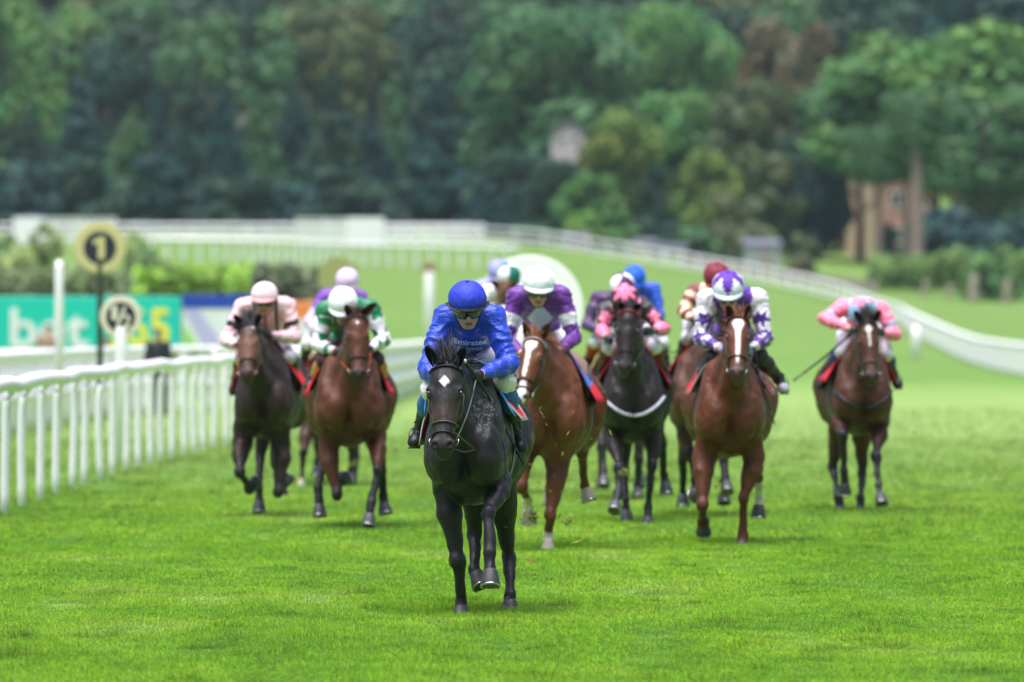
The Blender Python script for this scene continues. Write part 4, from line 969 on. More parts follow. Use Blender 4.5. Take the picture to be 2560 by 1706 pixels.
# ================================================================== BYSTANDERS at the rail
def bystander(px, D, hgt, label, top, legs_, yaw=0.):
    p = on(px, D); r = empty('person', p, label, 'spectator', 'people standing beyond the rails'); r.rotation_euler = (0, 0, yaw); s_ = hgt / 1.75
    def fig(g, part):
        f = Field(np.array([-.45, -.3, -.02]), np.array([.45, .35, 1.9]), .022)
        if part in ('b', 'j'):
            f.ell((0, 0, 1.22), (.19 + g, .12 + g, .28 + g), .06); f.ell((0, 0, .98), (.165 + g, .12 + g, .15 + g), .06)
            for k in (-1, 1): f.cone((k * .19, 0, 1.42), (k * .25, .02, 1.14), .055 + g, .045 + g, .04); f.cone((k * .25, .02, 1.14), (k * .2, -.12, .92), .045 + g, .035 + g, .03)
        if part == 'b': f.cone((0, 0, 1.42), (0, 0, 1.56), .055, .05, .03); f.ell((0, -.01, 1.63), (.075, .095, .115), .02); f.ell((0, -.1, 1.61), (.015, .02, .02), .01)
        if part == 'b':
            for k in (-1, 1): f.ell((k * .195, -.14, .86), (.03, .04, .07), .02); f.ell((k * .08, .0, 1.63), (.012, .02, .03), .01)
        if part in ('b', 't'):
            for k in (-1, 1): f.cone((k * .09, 0, .95), (k * .10, -.01, .5), .09 + g, .065 + g, .04); f.cone((k * .10, -.01, .5), (k * .11, .02, .08), .06 + g, .045 + g, .03); f.ell((k * .115, -.06, .045), (.045, .12, .045), .03)
        V, Q = f.mesh(1); return V * s_, Q
    V, Q = fig(0, 'b'); c = np.tile((.45, .26, .19), (len(V), 1)); c[(V[:, 2] > 1.66 * s_) | ((V[:, 1] > .03) & (V[:, 2] > 1.55 * s_))] = (.04, .03, .025); mk('body', V, Q, M['skin'], r, c)
    V, Q = fig(.018, 'j'); mk('jacket', V, Q, M['glove'], r, np.tile(np.array(top), (len(V), 1))); V, Q = fig(.016, 't'); mk('trousers', V, Q, M['glove'], r, np.tile(np.array(legs_), (len(V), 1)))
bystander(396, 160, 1.66, 'person in black clothes standing beyond the left rail', (.012, .012, .015), (.012, .012, .016), .5)
bystander(268, 172, 1.5, 'person in dark brown jacket partly hidden by the half sign', (.03, .022, .02), (.02, .02, .022), -.6)
bystander(120, 205, 1.75, 'person in tan clothes standing before the teal board', rgb(150, 125, 100), rgb(120, 95, 70), 0)
# ================================================================== HILL, TREES, HEDGES, HOUSES
hill = mat('hill_green', (.020, .042, .018), .9, noise=(.05, .4))
hx = np.linspace(-160, 160, 41); hy = np.linspace(830, 1390, 40); HX, HYY = np.meshgrid(hx, hy, indexing='ij'); HZ = gz(HX, HYY) + .3 + (HYY - 830) * .01
a1_, b1_ = np.meshgrid(np.arange(40), np.arange(39), indexing='ij'); q_ = (a1_ * 40 + b1_).ravel()
tag(mk('hillside', np.stack([HX, HYY, HZ], -1).reshape(-1, 3), np.stack([q_, q_ + 40, q_ + 41, q_ + 1], 1), hill), kind='structure')

def crown_mesh(name, kind, n, leaf, seed):
    """unit crown: height 1 (0..1), half width about .5; many small leaf clumps over branch lobes"""
    r = np.random.default_rng(seed); lobes = []
    if kind == 'dome':
        for _ in range(46):
            t = r.uniform(0, 1); ph = r.uniform(0, 6.28); z = .16 + .72 * t; rad = .40 * math.sqrt(max(1 - ((z - .45) / .58) ** 2, .02)) * r.uniform(.55, 1); lobes.append((rad * math.cos(ph), rad * math.sin(ph), z, r.uniform(.10, .19)))
        lobes.append((0, 0, .52, .34))
    elif kind == 'conifer':
        for _ in range(60):
            t = r.uniform(0, 1) ** 1.3; ph = r.uniform(0, 6.28); z = .05 + .93 * t; rad = (.44 * (1 - t) ** .8 + .02) * r.uniform(.45, 1); lobes.append((rad * math.cos(ph), rad * math.sin(ph), z - .04, .045 + .085 * (1 - t)))
        for t in np.linspace(.1, .8, 6): lobes.append((0, 0, t, .24 * (1 - t) + .04))
    elif kind == 'loose':
        for _ in range(34):
            ph = r.uniform(0, 6.28); z = r.uniform(.12, .94); rad = .42 * (1 - abs(z - .5) * 1.3) * r.uniform(.4, 1.1); lobes.append((rad * math.cos(ph), rad * math.sin(ph), z, r.uniform(.07, .15)))
        lobes.append((0, 0, .5, .24))
    else:                                                   # bush
        for _ in range(26):
            ph = r.uniform(0, 6.28); z = r.uniform(.05, .8); rad = .40 * math.sqrt(max(1 - (z / .95) ** 2, .05)) * r.uniform(.5, 1); lobes.append((rad * math.cos(ph), rad * math.sin(ph), z, r.uniform(.12, .2)))
        lobes.append((0, 0, .35, .33))
    lobes = np.array(lobes); wgt = lobes[:, 3] ** 2; wgt[lobes[:, 3] > .22] *= .6; li = r.choice(len(lobes), n, p=wgt / wgt.sum())
    d = r.normal(size=(n, 3)); d /= np.linalg.norm(d, axis=1, keepdims=True); rr = lobes[li, 3] * r.uniform(.72, 1.06, n); c = lobes[li, :3] + d * rr[:, None] * np.array([1, 1, .85])
    nn = d + r.normal(size=(n, 3)) * .55; nn /= np.linalg.norm(nn, axis=1, keepdims=True); e1 = np.cross(nn, r.normal(size=(n, 3))); e1 /= np.linalg.norm(e1, axis=1, keepdims=True); e2 = np.cross(nn, e1)
    s_ = leaf * r.uniform(.6, 1.4, n)[:, None]; V = np.stack([c - e1 * s_ - e2 * s_ * .7, c + e1 * s_ * .8 - e2 * s_, c + e1 * s_ + e2 * s_ * .8, c - e1 * s_ * .9 + e2 * s_], 1)
    lc = r.uniform(.84, 1.2, len(lobes)); hue = r.normal(0, .10, len(lobes)); col = (lc[li] * r.uniform(.7, 1.35, n))[:, None] * np.stack([1 + hue[li] + r.normal(0, .08, n), np.ones(n), 1 - hue[li]], 1)
    return mk_mesh(name, V.reshape(-1, 3), np.arange(n * 4).reshape(n, 4), None, np.repeat(np.clip(col, .2, 2.5), 4, 0), False)
CROWN = {'dome': [crown_mesh('crown_dome', 'dome', 6500, .020, 21 + i) for i in range(3)], 'conifer': [crown_mesh('crown_conifer', 'conifer', 5200, .017, 41 + i) for i in range(3)], 'loose': [crown_mesh('crown_loose', 'loose', 4200, .022, 61 + i) for i in range(3)], 'bush': [crown_mesh('crown_bush', 'bush', 3000, .030, 81 + i) for i in range(2)]}
def trunk_mesh():
    mb = MB(); mb.add(*tube(spline([(0, 0, -.02), (.004, .002, .25), (-.006, .004, .5), (.004, 0, .8)], 10), np.linspace(.026, .007, 11), 9))
    for i in range(7):
        z = .25 + .07 * i; ph = i * 2.4; d = np.array([math.cos(ph), math.sin(ph), .8]); mb.add(*tube(spline([(0, 0, z), d * .12 + (0, 0, z), d * np.array([.26, .26, .3]) + (0, 0, z)], 5), np.linspace(.010, .003, 6), 6))
    V = np.concatenate(mb.V); return mk_mesh('trunk', V, mb.F, None)
TRUNK = trunk_mesh(); bark = mat('bark', (.10, .075, .055), .9, noise=(3, .35), bump=(4, .6, (1, 1, .2)))
LM = {}
def leaf_mat(c, up=False):
    if (c, up) in LM: return LM[(c, up)]
    if True:
        c0 = c; c = tuple(1.7 * v for v in c)
        m, t, b = nodes('leaves'); N, L = t.nodes, t.links; a = N.new('ShaderNodeAttribute'); a.attribute_name = 'Col'; x = N.new('ShaderNodeMix'); x.data_type = 'RGBA'; x.blend_type = 'MULTIPLY'; x.inputs[0].default_value = 1; x.inputs[6].default_value = (*c, 1); L.new(a.outputs['Color'], x.inputs[7]); L.new(x.outputs[2], b.inputs['Base Color']); b.inputs['Roughness'].default_value = .55; b.inputs['Specular IOR Level'].default_value = .25
        tr = N.new('ShaderNodeBsdfTranslucent'); L.new(x.outputs[2], tr.inputs[0]); ms = N.new('ShaderNodeMixShader'); ms.inputs[0].default_value = .3; L.new(b.outputs[0], ms.inputs[1]); L.new(tr.outputs[0], ms.inputs[2]); L.new(ms.outputs[0], N['Material Output'].inputs[0]); LM[(c0, up)] = m
        if up:
            ge = N.new('ShaderNodeNewGeometry'); vm = N.new('ShaderNodeVectorMath'); vm.operation = 'MULTIPLY_ADD'; vm.inputs[1].default_value = (.5, .5, .5); vm.inputs[2].default_value = (0, -.15, .6); L.new(ge.outputs['Normal'], vm.inputs[0]); L.new(vm.outputs[0], b.inputs['Normal'])
    return m
def tree(px, ptop, wpx, D, kind, c, label, group='trees of the wood behind the course', name='tree', base=None, lift=0., cat='tree'):
    g = on(px, D); zt = CZ - (ptop - HY) / FPX * D; hgt = zt - g[2]; wd = wpx * D / FPX; r = empty(name, g, label, cat, group); r.rotation_euler = (0, 0, rng.uniform(0, 6.28))
    if kind != 'bush':
        t = bpy.data.objects.new('trunk', TRUNK); C.objects.link(t); t.parent = r; t.scale = (min(hgt, wd * 1.3),) * 2 + (hgt,); t.active_material_index = 0
        if not TRUNK.materials: TRUNK.materials.append(bark)
    me = CROWN[kind][int(rng.integers(len(CROWN[kind])))]
    if not me.materials: me.materials.append(leaf_mat(c))
    o = bpy.data.objects.new('crown' if kind != 'bush' else 'foliage', me); C.objects.link(o); o.parent = r; o.scale = (wd * 1.08, wd * 1.08, hgt * (1 - lift)); o.location = (0, 0, hgt * lift)
    o.material_slots[0].link = 'OBJECT'; o.material_slots[0].material = leaf_mat(c, kind == 'bush'); return r
TEAL = (.013, .047, .040); DARK = (.019, .050, .028); MID = (.042, .102, .038); FRESH = (.062, .142, .038); OLIVE = (.062, .082, .030); YEL = (.090, .140, .030); BRN = (.085, .075, .038); BRIGHT = (.085, .175, .025)
GB = 'trees high on the hillside'; LB = 'broad green tree high on the hillside above the wood'
# back rows
for i in range(17):
    px = -120 + i * 175 + rng.uniform(-30, 30); tree(px, -110 + rng.uniform(-40, 60), 330, 930, 'dome', [MID, DARK, OLIVE][i % 3], LB, GB)
for i in range(16):
    px = -60 + i * 185 + rng.uniform(-30, 30); pt = 60 + rng.uniform(-60, 60) - (60 if px < 300 else 0); tree(px, pt, 300, 800, 'dome' if i % 4 else 'loose', [MID, OLIVE, DARK, MID][i % 4] if px > 260 else FRESH, 'rounded tree halfway up the wooded hillside', 'trees halfway up the hillside')
for i in range(15): tree(-80 + i * 195 + rng.uniform(-30, 30), 10 + rng.uniform(-40, 40), 330, 865, 'dome', [DARK, MID, MID][i % 3], 'rounded tree in the upper part of the wooded hillside', 'trees in the upper wood')
# dark conifers across the left
for i, (px, pt, wd) in enumerate(((-40, 330, 230), (70, 230, 210), (200, 190, 250), (330, 250, 210), (395, 180, 150), (480, 130, 220), (560, 190, 190), (650, 230, 200), (735, 180, 190), (830, 170, 210), (920, 250, 190), (985, 170, 200), (1090, 200, 210), (1165, 150, 200))):
    tree(px, pt, wd, 705 + (i % 3) * 12, 'conifer', [TEAL, DARK, TEAL, MID][i % 4], 'tall dark blue green conifer in the row behind the left of the course', 'dark conifers on the left')
for i in range(12): tree(-30 + 112 * i + rng.uniform(-20, 20), 415 + rng.uniform(-30, 40), 210, 672, 'bush' if i % 2 else 'loose', [DARK, TEAL, DARK][i % 3], 'low dark tree at the foot of the conifers', 'low dark trees below the conifers')
# right hand trees, one by one
for a in ((1392, 30, 450, 690, 'dome', MID, 'huge domed blue green tree above the white cottage'), (1150, 90, 260, 715, 'dome', DARK, 'dark tree between the conifers and the domed tree'), (1690, 15, 330, 735, 'dome', FRESH, 'light green tree right of the domed tree, near the top'), (1980, 70, 330, 700, 'loose', BRN, 'tall brownish tree near the middle of the right half'), (1880, 190, 330, 680, 'loose', OLIVE, 'olive tree hanging below the brownish one'), (2340, 60, 620, 640, 'dome', FRESH, 'very broad green tree over the brick house', 'trees of the wood behind the course', 'tree', None, .36), (2150, 180, 330, 645, 'dome', MID, 'mid green tree leaning left of the very broad green tree', 'trees of the wood behind the course', 'tree', None, .40), (2560, 130, 340, 660, 'dome', MID, 'green tree cut off by the right edge'), (2460, 200, 420, 628, 'dome', MID, 'round green tree over the red roof at the right', 'trees of the wood behind the course', 'tree', None, .34),
          (2230, -60, 420, 800, 'dome', DARK, 'dark tree behind the broad green tree at the top right'), (2500, -80, 420, 790, 'dome', TEAL, 'blackish tree in the top right corner'),
          (1560, 290, 280, 640, 'loose', YEL, 'yellow green tree right of the white cottage'), (1480, 430, 220, 630, 'loose', FRESH, 'green sapling in front of the yellow green tree'), (1690, 250, 260, 648, 'loose', FRESH, 'feathery pale green tree beside the olive tree'), (1775, 370, 190, 625, 'loose', YEL, 'slim bright green tree in front of the olive tree'), (1640, 400, 200, 632, 'conifer', DARK, 'dark pointed tree between two yellow green trees'), (1880, 380, 260, 640, 'loose', OLIVE, 'tall dull green tree behind the olive bush'), (2010, 330, 220, 645, 'dome', DARK, 'dark tree left of the brick house'), (2045, 420, 170, 642, 'dome', TEAL, 'blackish green tree touching the brick house'), (1290, 380, 230, 655, 'dome', DARK, 'dark tree below the white cottage'), (1215, 430, 190, 648, 'conifer', TEAL, 'blackish conifer at the right end of the pale far rail'), (1400, 400, 180, 640, 'dome', DARK, 'shadowy tree in front of the domed tree')):
    tree(*a)
LS = 'shrubs and bushes near the course'
for a in ((1842, 470, 175, 615, 'bush', OLIVE, 'round olive bush in front of the dull green tree'), (1450, 520, 110, 612, 'bush', BRIGHT, 'small bright green bush below the white cottage'), (1560, 560, 130, 612, 'bush', FRESH, 'green bush left of the pale sheds'), (1640, 540, 140, 612, 'bush', DARK, 'dark bush above the pale sheds'), (1740, 560, 150, 612, 'bush', MID, 'mid green bush above the grey wall'), (1330, 560, 150, 614, 'bush', MID, 'mid green bush left of the small bright green one'), (2005, 575, 95, 575, 'bush', OLIVE, 'dull bush in front of the long grey fence'), (2228, 548, 105, 590, 'bush', DARK, 'dark round bush right of the brick house'), (2372, 500, 230, 606, 'bush', TEAL, 'blackish bush behind the long hedge'), (2520, 520, 200, 596, 'bush', TEAL, 'blackish tall bush at the right edge'), (2480, 600, 150, 566, 'bush', FRESH, 'yellowish bush on the long hedge'),
          (75, 542, 240, 330, 'bush', (.125, .185, .060), 'big dull green bush left of the sign with figure 1'), (340, 566, 180, 335, 'bush', (.13, .20, .06), 'dull green bush right of the sign with figure 1'), (180, 660, 150, 325, 'bush', (.11, .16, .06), 'low dull bush under the sign with figure 1')):
    tree(*a, LS, 'bush', cat='bush')
def hedge(px0, px1, ptop, D, c, label, dep=2.2, var=.25):
    a, b = on(px0, D), on(px1, D); wd = b[0] - a[0]; ht = CZ - (ptop - HY) / FPX * D - a[2]; n = int(900 * max(wd / 4, 1) * max(ht / 1.5, .6)); P = np.stack([rng.uniform(0, wd, n), rng.normal(0, dep * .3, n), rng.uniform(0, 1, n) ** .8], 1)
    P[:, 2] *= ht * (1 + var * wave(P * [1, 0, 0], .25, int(px0) + 900, 3)); nn = rng.normal(size=(n, 3)) + [0, -.5, .5]; nn /= np.linalg.norm(nn, axis=1, keepdims=True); e1 = np.cross(nn, rng.normal(size=(n, 3))); e1 /= np.linalg.norm(e1, axis=1, keepdims=True); e2 = np.cross(nn, e1); s_ = rng.uniform(.10, .24, n)[:, None]
    V = np.stack([P - e1 * s_, P - e2 * s_, P + e1 * s_, P + e2 * s_], 1).reshape(-1, 3); lump = np.repeat(wave(P, .45, 77, 2) * .3 + 1, 4)[:, None] * np.repeat(rng.uniform(.75, 1.3, (n, 1)), 4, 0)
    r = empty('hedge', a, label, 'hedge', 'hedges beside the course'); mk('foliage', V, np.arange(n * 4).reshape(n, 4), leaf_mat(c, True), r, np.tile(lump, (1, 3)), False)
    mb = MB()
    for x in np.arange(.5, wd, 1.4): mb.add(*tube([(x, 0, -.1), (x + .1, .05, ht * .6)], [.05, .02], 6))
    mb.build('stems', bark, r)
hedge(338, 620, 672, 300, (.135, .25, .026), 'long bright green clipped hedge behind the pink rider', 2.2, .06)
hedge(560, 860, 662, 330, (.075, .10, .05), 'dark hedge behind the lilac capped rider', 2.2, .08)
hedge(2185, 2700, 632, 572, (.095, .175, .04), 'long leafy green hedge along the right')
hedge(-120, 330, 700, 318, (.10, .145, .055), 'low dull hedge under the big bushes on the left')
# pale trunks in front of the long hedge, and big trunks over the brick house
bark2 = mat('warm_bark', (.24, .18, .15), .9, noise=(3, .3)); pb = mat('pale_bark', (.30, .26, .20), .85, noise=(4, .3))
for px, pt, wd, D in ((2432, 690, 24, 560), (2372, 715, 14, 560), (2515, 700, 18, 558), (2310, 705, 14, 560)):
    g = on(px, D); h_ = CZ - (pt - HY) / FPX * D - g[2]; k = D / FPX; r = empty('tree_stump', g, 'pale bare trunk standing in front of the long hedge', 'tree trunk', 'pale trunks before the hedge'); mb = MB(); mb.add(*tube(spline([(0, 0, -.1), (.05, 0, h_ * .5), (.12, 0, h_)], 8), np.linspace(wd * k * .55, wd * k * .4, 9), 9)); mb.build('trunk', pb, r)
    mb = MB(); mb.add(*tube(spline([(.06, 0, h_ * .6), (.3, .1, h_ * .85), (.4, .1, h_ * 1.1)], 6), np.linspace(wd * k * .2, .03, 7), 7)); mb.build('branch', pb, r)
for px, D, wd, pt, lb in ((2292, 582, 34, 330, 'thick brown trunk rising before the brick house'), (2196, 586, 20, 430, 'thin brown trunk at the corner of the brick house'), (2265, 588, 18, 420, 'slim trunk between the thick trunk and the brick house')):
    g = on(px, D); h_ = CZ - (pt - HY) / FPX * D - g[2]; k = D / FPX; r = empty('tree', g, lb, 'tree trunk'); mb = MB(); mb.add(*tube(spline([(0, 0, -.1), (.05, .1, h_ * .5), (-.1, .1, h_)], 8), np.linspace(wd * k * .55, wd * k * .38, 9), 10)); mb.build('trunk', bark2, r)
    me = CROWN['dome'][1]; o = bpy.data.objects.new('crown', me); C.objects.link(o); o.parent = r; o.location = (0, .5, h_ * .85); o.scale = (5, 4, 4.5); o.material_slots[0].link = 'OBJECT'; o.material_slots[0].material = leaf_mat(MID)

# houses
wallw = mat('cottage_wall', rgb(196, 186, 184), .8, noise=(1, .1)); tile = mat('roof_tile', rgb(92, 80, 74), .85, noise=(2, .2)); slate = mat('slate', rgb(92, 96, 108), .8, noise=(2, .15)); brick = mat('brick', rgb(172, 132, 116), .85, noise=(3, .2)); render_ = mat('cream_render', rgb(180, 160, 134), .85, noise=(2, .12)); glass = mat('window_glass', rgb(48, 56, 66), .2); wframe = mat('window_frame', rgb(225, 222, 215), .6); wood = mat('fence_wood', rgb(150, 140, 132), .9, noise=(3, .2))
def house(px0, px1, ptop, pbase, D, label, wm, rm, roof=.45, dep=7., wins=(), gable='front', strips=None, chim=False, D2=None):
    a, b = W(px0, pbase, D), W(px1, pbase, D); wd = b[0] - a[0]; ht = (pbase - ptop) / FPX * D; r = empty('house', a, label, 'house', 'houses among the trees'); hw = ht * (1 - roof); g0 = float(gz(a[0], D)) - a[2] - .3
    mb = MB(); mb.add(*box((wd / 2, dep / 2, (hw + min(g0, 0)) / 2), (wd, dep, hw - min(g0, 0)))); wl = mb.build('wall', wm, r, False)
    e = .35; mb = MB()
    if gable == 'front': mb.add([(0, 0, hw), (wd, 0, hw), (wd / 2, 0, ht - .06), (0, dep, hw), (wd, dep, hw), (wd / 2, dep, ht - .06)], [[0, 1, 2], [5, 4, 3], [0, 2, 5, 3], [1, 4, 5, 2]]); mb.build('gable', wm, r, False); mb = MB(); prof = [(-e, hw - .25), (wd / 2, ht), (wd + e, hw - .25), (wd + e, hw - .1), (wd / 2, ht + .18), (-e, hw - .1)]; V = [(x, y, z) for y in (-e, dep + e) for x, z in prof]; 
    else: prof = [(-e, hw - .2), (dep / 2, ht), (dep + e, hw - .2), (dep + e, hw - .02), (dep / 2, ht + .18), (-e, hw - .02)]; V = [(x, y, z) for x in (-e, wd + e) for y, z in prof]
    mb.add(V, [[0, 1, 2, 3, 4, 5], [11, 10, 9, 8, 7, 6]] + [[i, (i + 1) % 6, 6 + (i + 1) % 6, 6 + i] for i in range(6)]); rf = mb.build('roof', rm, r, False)
    if chim: mb = MB(); mb.add(*box((wd * .3, dep * .5, ht + .35), (.7, .7, 1.3))); mb.add(*box((wd * .3, dep * .5, ht + 1.04), (.8, .8, .09))); mb.build('chimney', brick, rf, False)
    for (u, v, w_, h_) in wins:
        x, z = u * wd, v * hw; mb = MB()
        for q in ((x, z + h_ / 2, w_ + .16, .08), (x, z - h_ / 2, w_ + .2, .1)): mb.add(*box((q[0], -.03, q[1]), (q[2], .1, q[3])))
        for sg in (-1, 0, 1): mb.add(*box((x + sg * (w_ / 2 + .04 * abs(sg)), -.028, z), (.08, .09, h_ - .1)))
        wn = mb.build('window', wframe, r, False); mb = MB(); mb.add(*box((x, -.01, z), (w_, .03, h_ - .02))); mb.build('pane', glass, wn, False)
    for u0, u1, m_ in strips or (): mb = MB(); mb.add(*box(((u0 + u1) / 2 * wd, -.03, hw * .5), ((u1 - u0) * wd, .05, hw - .04))); mb.build('cladding', m_, r, False)
house(1378, 1462, 298, 372, 660, 'white gabled cottage half hidden among trees on the slope', wallw, slate, .4, 6, ((.3, .5, .5, .6), (.7, .5, .5, .6)))
house(2112, 2345, 400, 660, 660, 'tall pinkish brick house with cream bands behind the trunks', brick, tile, .12, 8, ((.55, .7, .9, 1.2), (.8, .7, .9, 1.2), (.6, .32, .9, 1.2), (.85, .32, .9, 1.2)), 'side', ((.02, .10, render_), (.16, .30, render_)))
house(2400, 2640, 420, 640, 668, 'red roofed house behind bushes at the right edge', brick, mat('red_tile', rgb(126, 84, 74), .85, noise=(2, .2)), .5, 8, ((.2, .5, .9, 1.1), (.5, .5, .9, 1.1)), 'side', chim=True)
for px0, px1, pt, lb, m_ in ((1405, 1470, 585, 'small grey blue shed behind the far rail', slate), (1585, 1640, 600, 'tan shed left of the pale blue van like shed', render_), (1630, 1715, 612, 'pale blue grey shed in the middle of the far hedge', mat('shed_blue', rgb(150, 168, 176), .7)), (1860, 1950, 600, 'pale grey outbuilding near the olive bush', mat('shed_grey', rgb(150, 156, 160), .8))):
    g = on((px0 + px1) / 2, 608); k = 608 / FPX; ht = CZ - (pt - HY) * k - g[2]; wd = (px1 - px0) * k; r = empty('shed', g, lb, 'shed', 'sheds beyond the far rail'); mb = MB(); mb.add(*box((0, 1, ht * .4), (wd, 2, ht * .8))); mb.build('wall', m_, r, False)
    mb = MB(); prof = [(-.15, ht * .78), (1, ht), (2.15, ht * .78), (2.15, ht * .82), (1, ht * 1.05), (-.15, ht * .82)]; V = [(x, y, z) for x in (-wd / 2 - .12, wd / 2 + .12) for y, z in prof]; mb.add(V, [[0, 1, 2, 3, 4, 5], [11, 10, 9, 8, 7, 6]] + [[i, (i + 1) % 6, 6 + (i + 1) % 6, 6 + i] for i in range(6)]); mb.build('roof', slate, r, False)
    mb = MB(); mb.add(*box((wd * .1, -.02, ht * .33), (.8, .05, ht * .62))); mb.build('door', wood, r, False)
# board fence and wall beyond the outer rail
def plank_fence(px0, px1, D0, D1, ptop, label, m_):
    a, b = on(px0, D0), on(px1, D1); L_ = np.linalg.norm(b - a); d = (b - a) / L_; r = empty('fence', a, label, 'fence'); ht = CZ - (ptop - HY) / FPX * D0 - a[2]; n = int(L_ / .22); mb = MB(); an_ = math.atan2(d[1], d[0]); R = np.array([[math.cos(an_), -math.sin(an_), 0], [math.sin(an_), math.cos(an_), 0], [0, 0, 1]])
    for i in range(n): mb.add(*box(d * (i + .5) * .22 + np.array([0, 0, ht / 2 + rng.normal() * .02]), (.19, .03, ht), R))
    mb.build('planks', m_, r, False)
    for i in range(0, n, 10): mb = MB(); mb.add(*box(d * i * .22 + np.array([0, .12, ht / 2]), (.12, .1, ht + .1), R)); mb.build('post', m_, r, False)
plank_fence(1700, 2195, 585, 560, 640, 'long grey brown board fence behind the outer rail', wood)

# ================================================================== AIR
def haze(dens):
    mb = MB(); mb.add(*box((0, 700, 60), (900, 1450, 136)))
    m = bpy.data.materials.new('haze'); m.use_nodes = True; t = m.node_tree; t.nodes.remove(t.nodes['Principled BSDF']); v = t.nodes.new('ShaderNodeVolumePrincipled'); v.inputs['Color'].default_value = (.72, .90, 1.0, 1); v.inputs['Density'].default_value = dens; v.inputs['Anisotropy'].default_value = .2
    t.links.new(v.outputs[0], t.nodes['Material Output'].inputs['Volume']); o = mb.build('haze', m, None, False); tag(o, kind='stuff'); return o
HAZE = 0.00007
if HAZE: haze(HAZE)
# ================================================================== THE RUNNERS
RED = rgb(205, 26, 48)
BAY = tuple(np.array([.105, .040, .018])); DBAY = (.040, .020, .013); CHEST = (.17, .055, .020); BLK = (.022, .022, .024); POINTS = (.014, .013, .014)

# 1 -- the leader, black horse under royal blue
lf, rf_ = (1302, 1122, .30), (1036, 1108, .30)
RUN = []
h1 = dict(D=55.4, x=1175, seed=1, h=.011, label='leading black horse with a small white diamond on its forehead, under the blue rider',
    body=(1164, 100, 1213, 118), zb=.70, poll=(1114, 902), muz=(1104, 1128), py=-.70, face=-.10, earr=(1061, 858), earl=(1166, 862), forelock=1.0,
    fl=[(1243, 1205, -.12), (1222, 1284, -.50), (1225, 1386, -.62), (1226, 1462, -.70)], fr=[(1118, 1218, -.08), (1145, 1400, -.16), (1153, 1506, -.06), (1154, 1552, -.14)],
    hl=[(1272, 1392, 1.0), (1274, 1488, .80), (1275, 1538, .76)], hr=[(1187, 1334, .92), (1187, 1425, .72), (1203, 1463, .66)],
    clothend=.66, col=(.014, .0135, .014), pts=(.014, .014, .016), bay=True, headtint=((.055, .032, .022), .36, .07), muzcol=(.03, .028, .03), muzw=.6, blaze=[('dia', .0, .150, .030, .040)], hair=(.014, .014, .015), hoofcol=(.035, .035, .04),
    hand={1: (1192, 942, -.28), -1: (1104, 948, -.18)}, reincol=(.10, .10, .10), hw=1.13, foot={1: lf, -1: rf_}, cloth=RED, padcol=rgb(70, 165, 225), crossnose=True, nosecol=(.10, .09, .08), saddlecol=(.012, .012, .013), trim=(.5, .5, .5), drape=(2.15, 1.62), flean=-.22, foam=[(1214, 1030, -.4, .12), (1228, 1000, -.3, .08)])
BLUE = rgb(14, 60, 184)
j1 = dict(D=55.4, x=1175, seed=2, h=.008, label='leading jockey in plain royal blue silks with white lettering and blue cap', peakl=.35, head=(1169, 764, .02), pitch=22, yaw=4, roll=-2, hs=1.05,
    sl=(1237, 792, .18), sr=(1113, 792, .20), el=(1274, 912, .04), er=(1068, 925, .06), hl=(1202, 938, -.24), hr=(1104, 948, -.16), kl=(1262, 950, .06), kr=(1080, 975, .06), al=(1284, 1084, .42), ar=(1052, 1078, .42), tl=lf, tr=rf_, hip=(1168, 880, .68),
    silk=plain(BLUE), cap=capplain(rgb(44, 60, 190)), peak=(.010, .011, .013), brimband=True, text=[('Emirates', 1174, 858, .036, -.03, .215), ('FLY BETTER', 1175, 875, .019, -.03, .165)], boot=(.010, .010, .011), top=(.52, rgb(48, 92, 170)), glove=(.010, .010, .011), sleeve=1.25)
RUN.append((h1, j1))

# 2 -- dark bay, pink and black, far left
lf, rf_ = (742, 978, .3), (584, 980, .3)
h2 = dict(D=80, x=655, seed=12, h=.015, label='dark bay horse nearest the left rail, carrying the rider in pale pink and black', body=(661, 72, 690, 84), poll=(620, 806), muz=(614, 940), py=-.75, face=-.12, earr=(579, 783), earl=(657, 781), forelock=1.1,
    fl=[(703, 1112, -.1), (696, 1230, -.30), (707, 1215, -.05), (721, 1194, .0)], fr=[(606, 1108, -.12), (600, 1182, -.42), (624, 1222, -.18), (640, 1206, -.08)], hl=[(690, 1160, 1.0), (700, 1205, 1.2), (703, 1235, 1.2)], hr=[(650, 1150, .7), (648, 1222, .35), (648, 1278, .28)],
    col=(.026, .015, .010), pts=POINTS, bayt=.5, headtint=((.19, .078, .04), .30, .16), muzcol=(.055, .03, .022), blaze=[('dia', .045, .045, .03, .03)], hair=(.012, .012, .012), hand={1: (672, 838, -.1), -1: (590, 862, -.1)}, foot={1: lf, -1: rf_}, cloth=RED, reincol=rgb(150, 80, 40), drape=(1.9, 1.9))
PINK = np.array(rgb(238, 196, 202)); BK = np.array((.012, .012, .015))
def silk2(x):
    c = np.tile(PINK, (len(x['V']), 1)); T = x['T']; b = (np.abs(np.abs(T[:, 0]) - .105) < .017) & ~x['onarm']; c[b] = BK; c[(np.abs(T[:, 1] + .30) < .05) & ~x['onarm'] & (np.abs(T[:, 0]) < .1)] = BK; c[(np.abs(T[:, 0]) < .014) & ~x['onarm']] = BK; c[(np.abs(x['pa'] - .58) < .085) & x['onarm']] = BK; return c
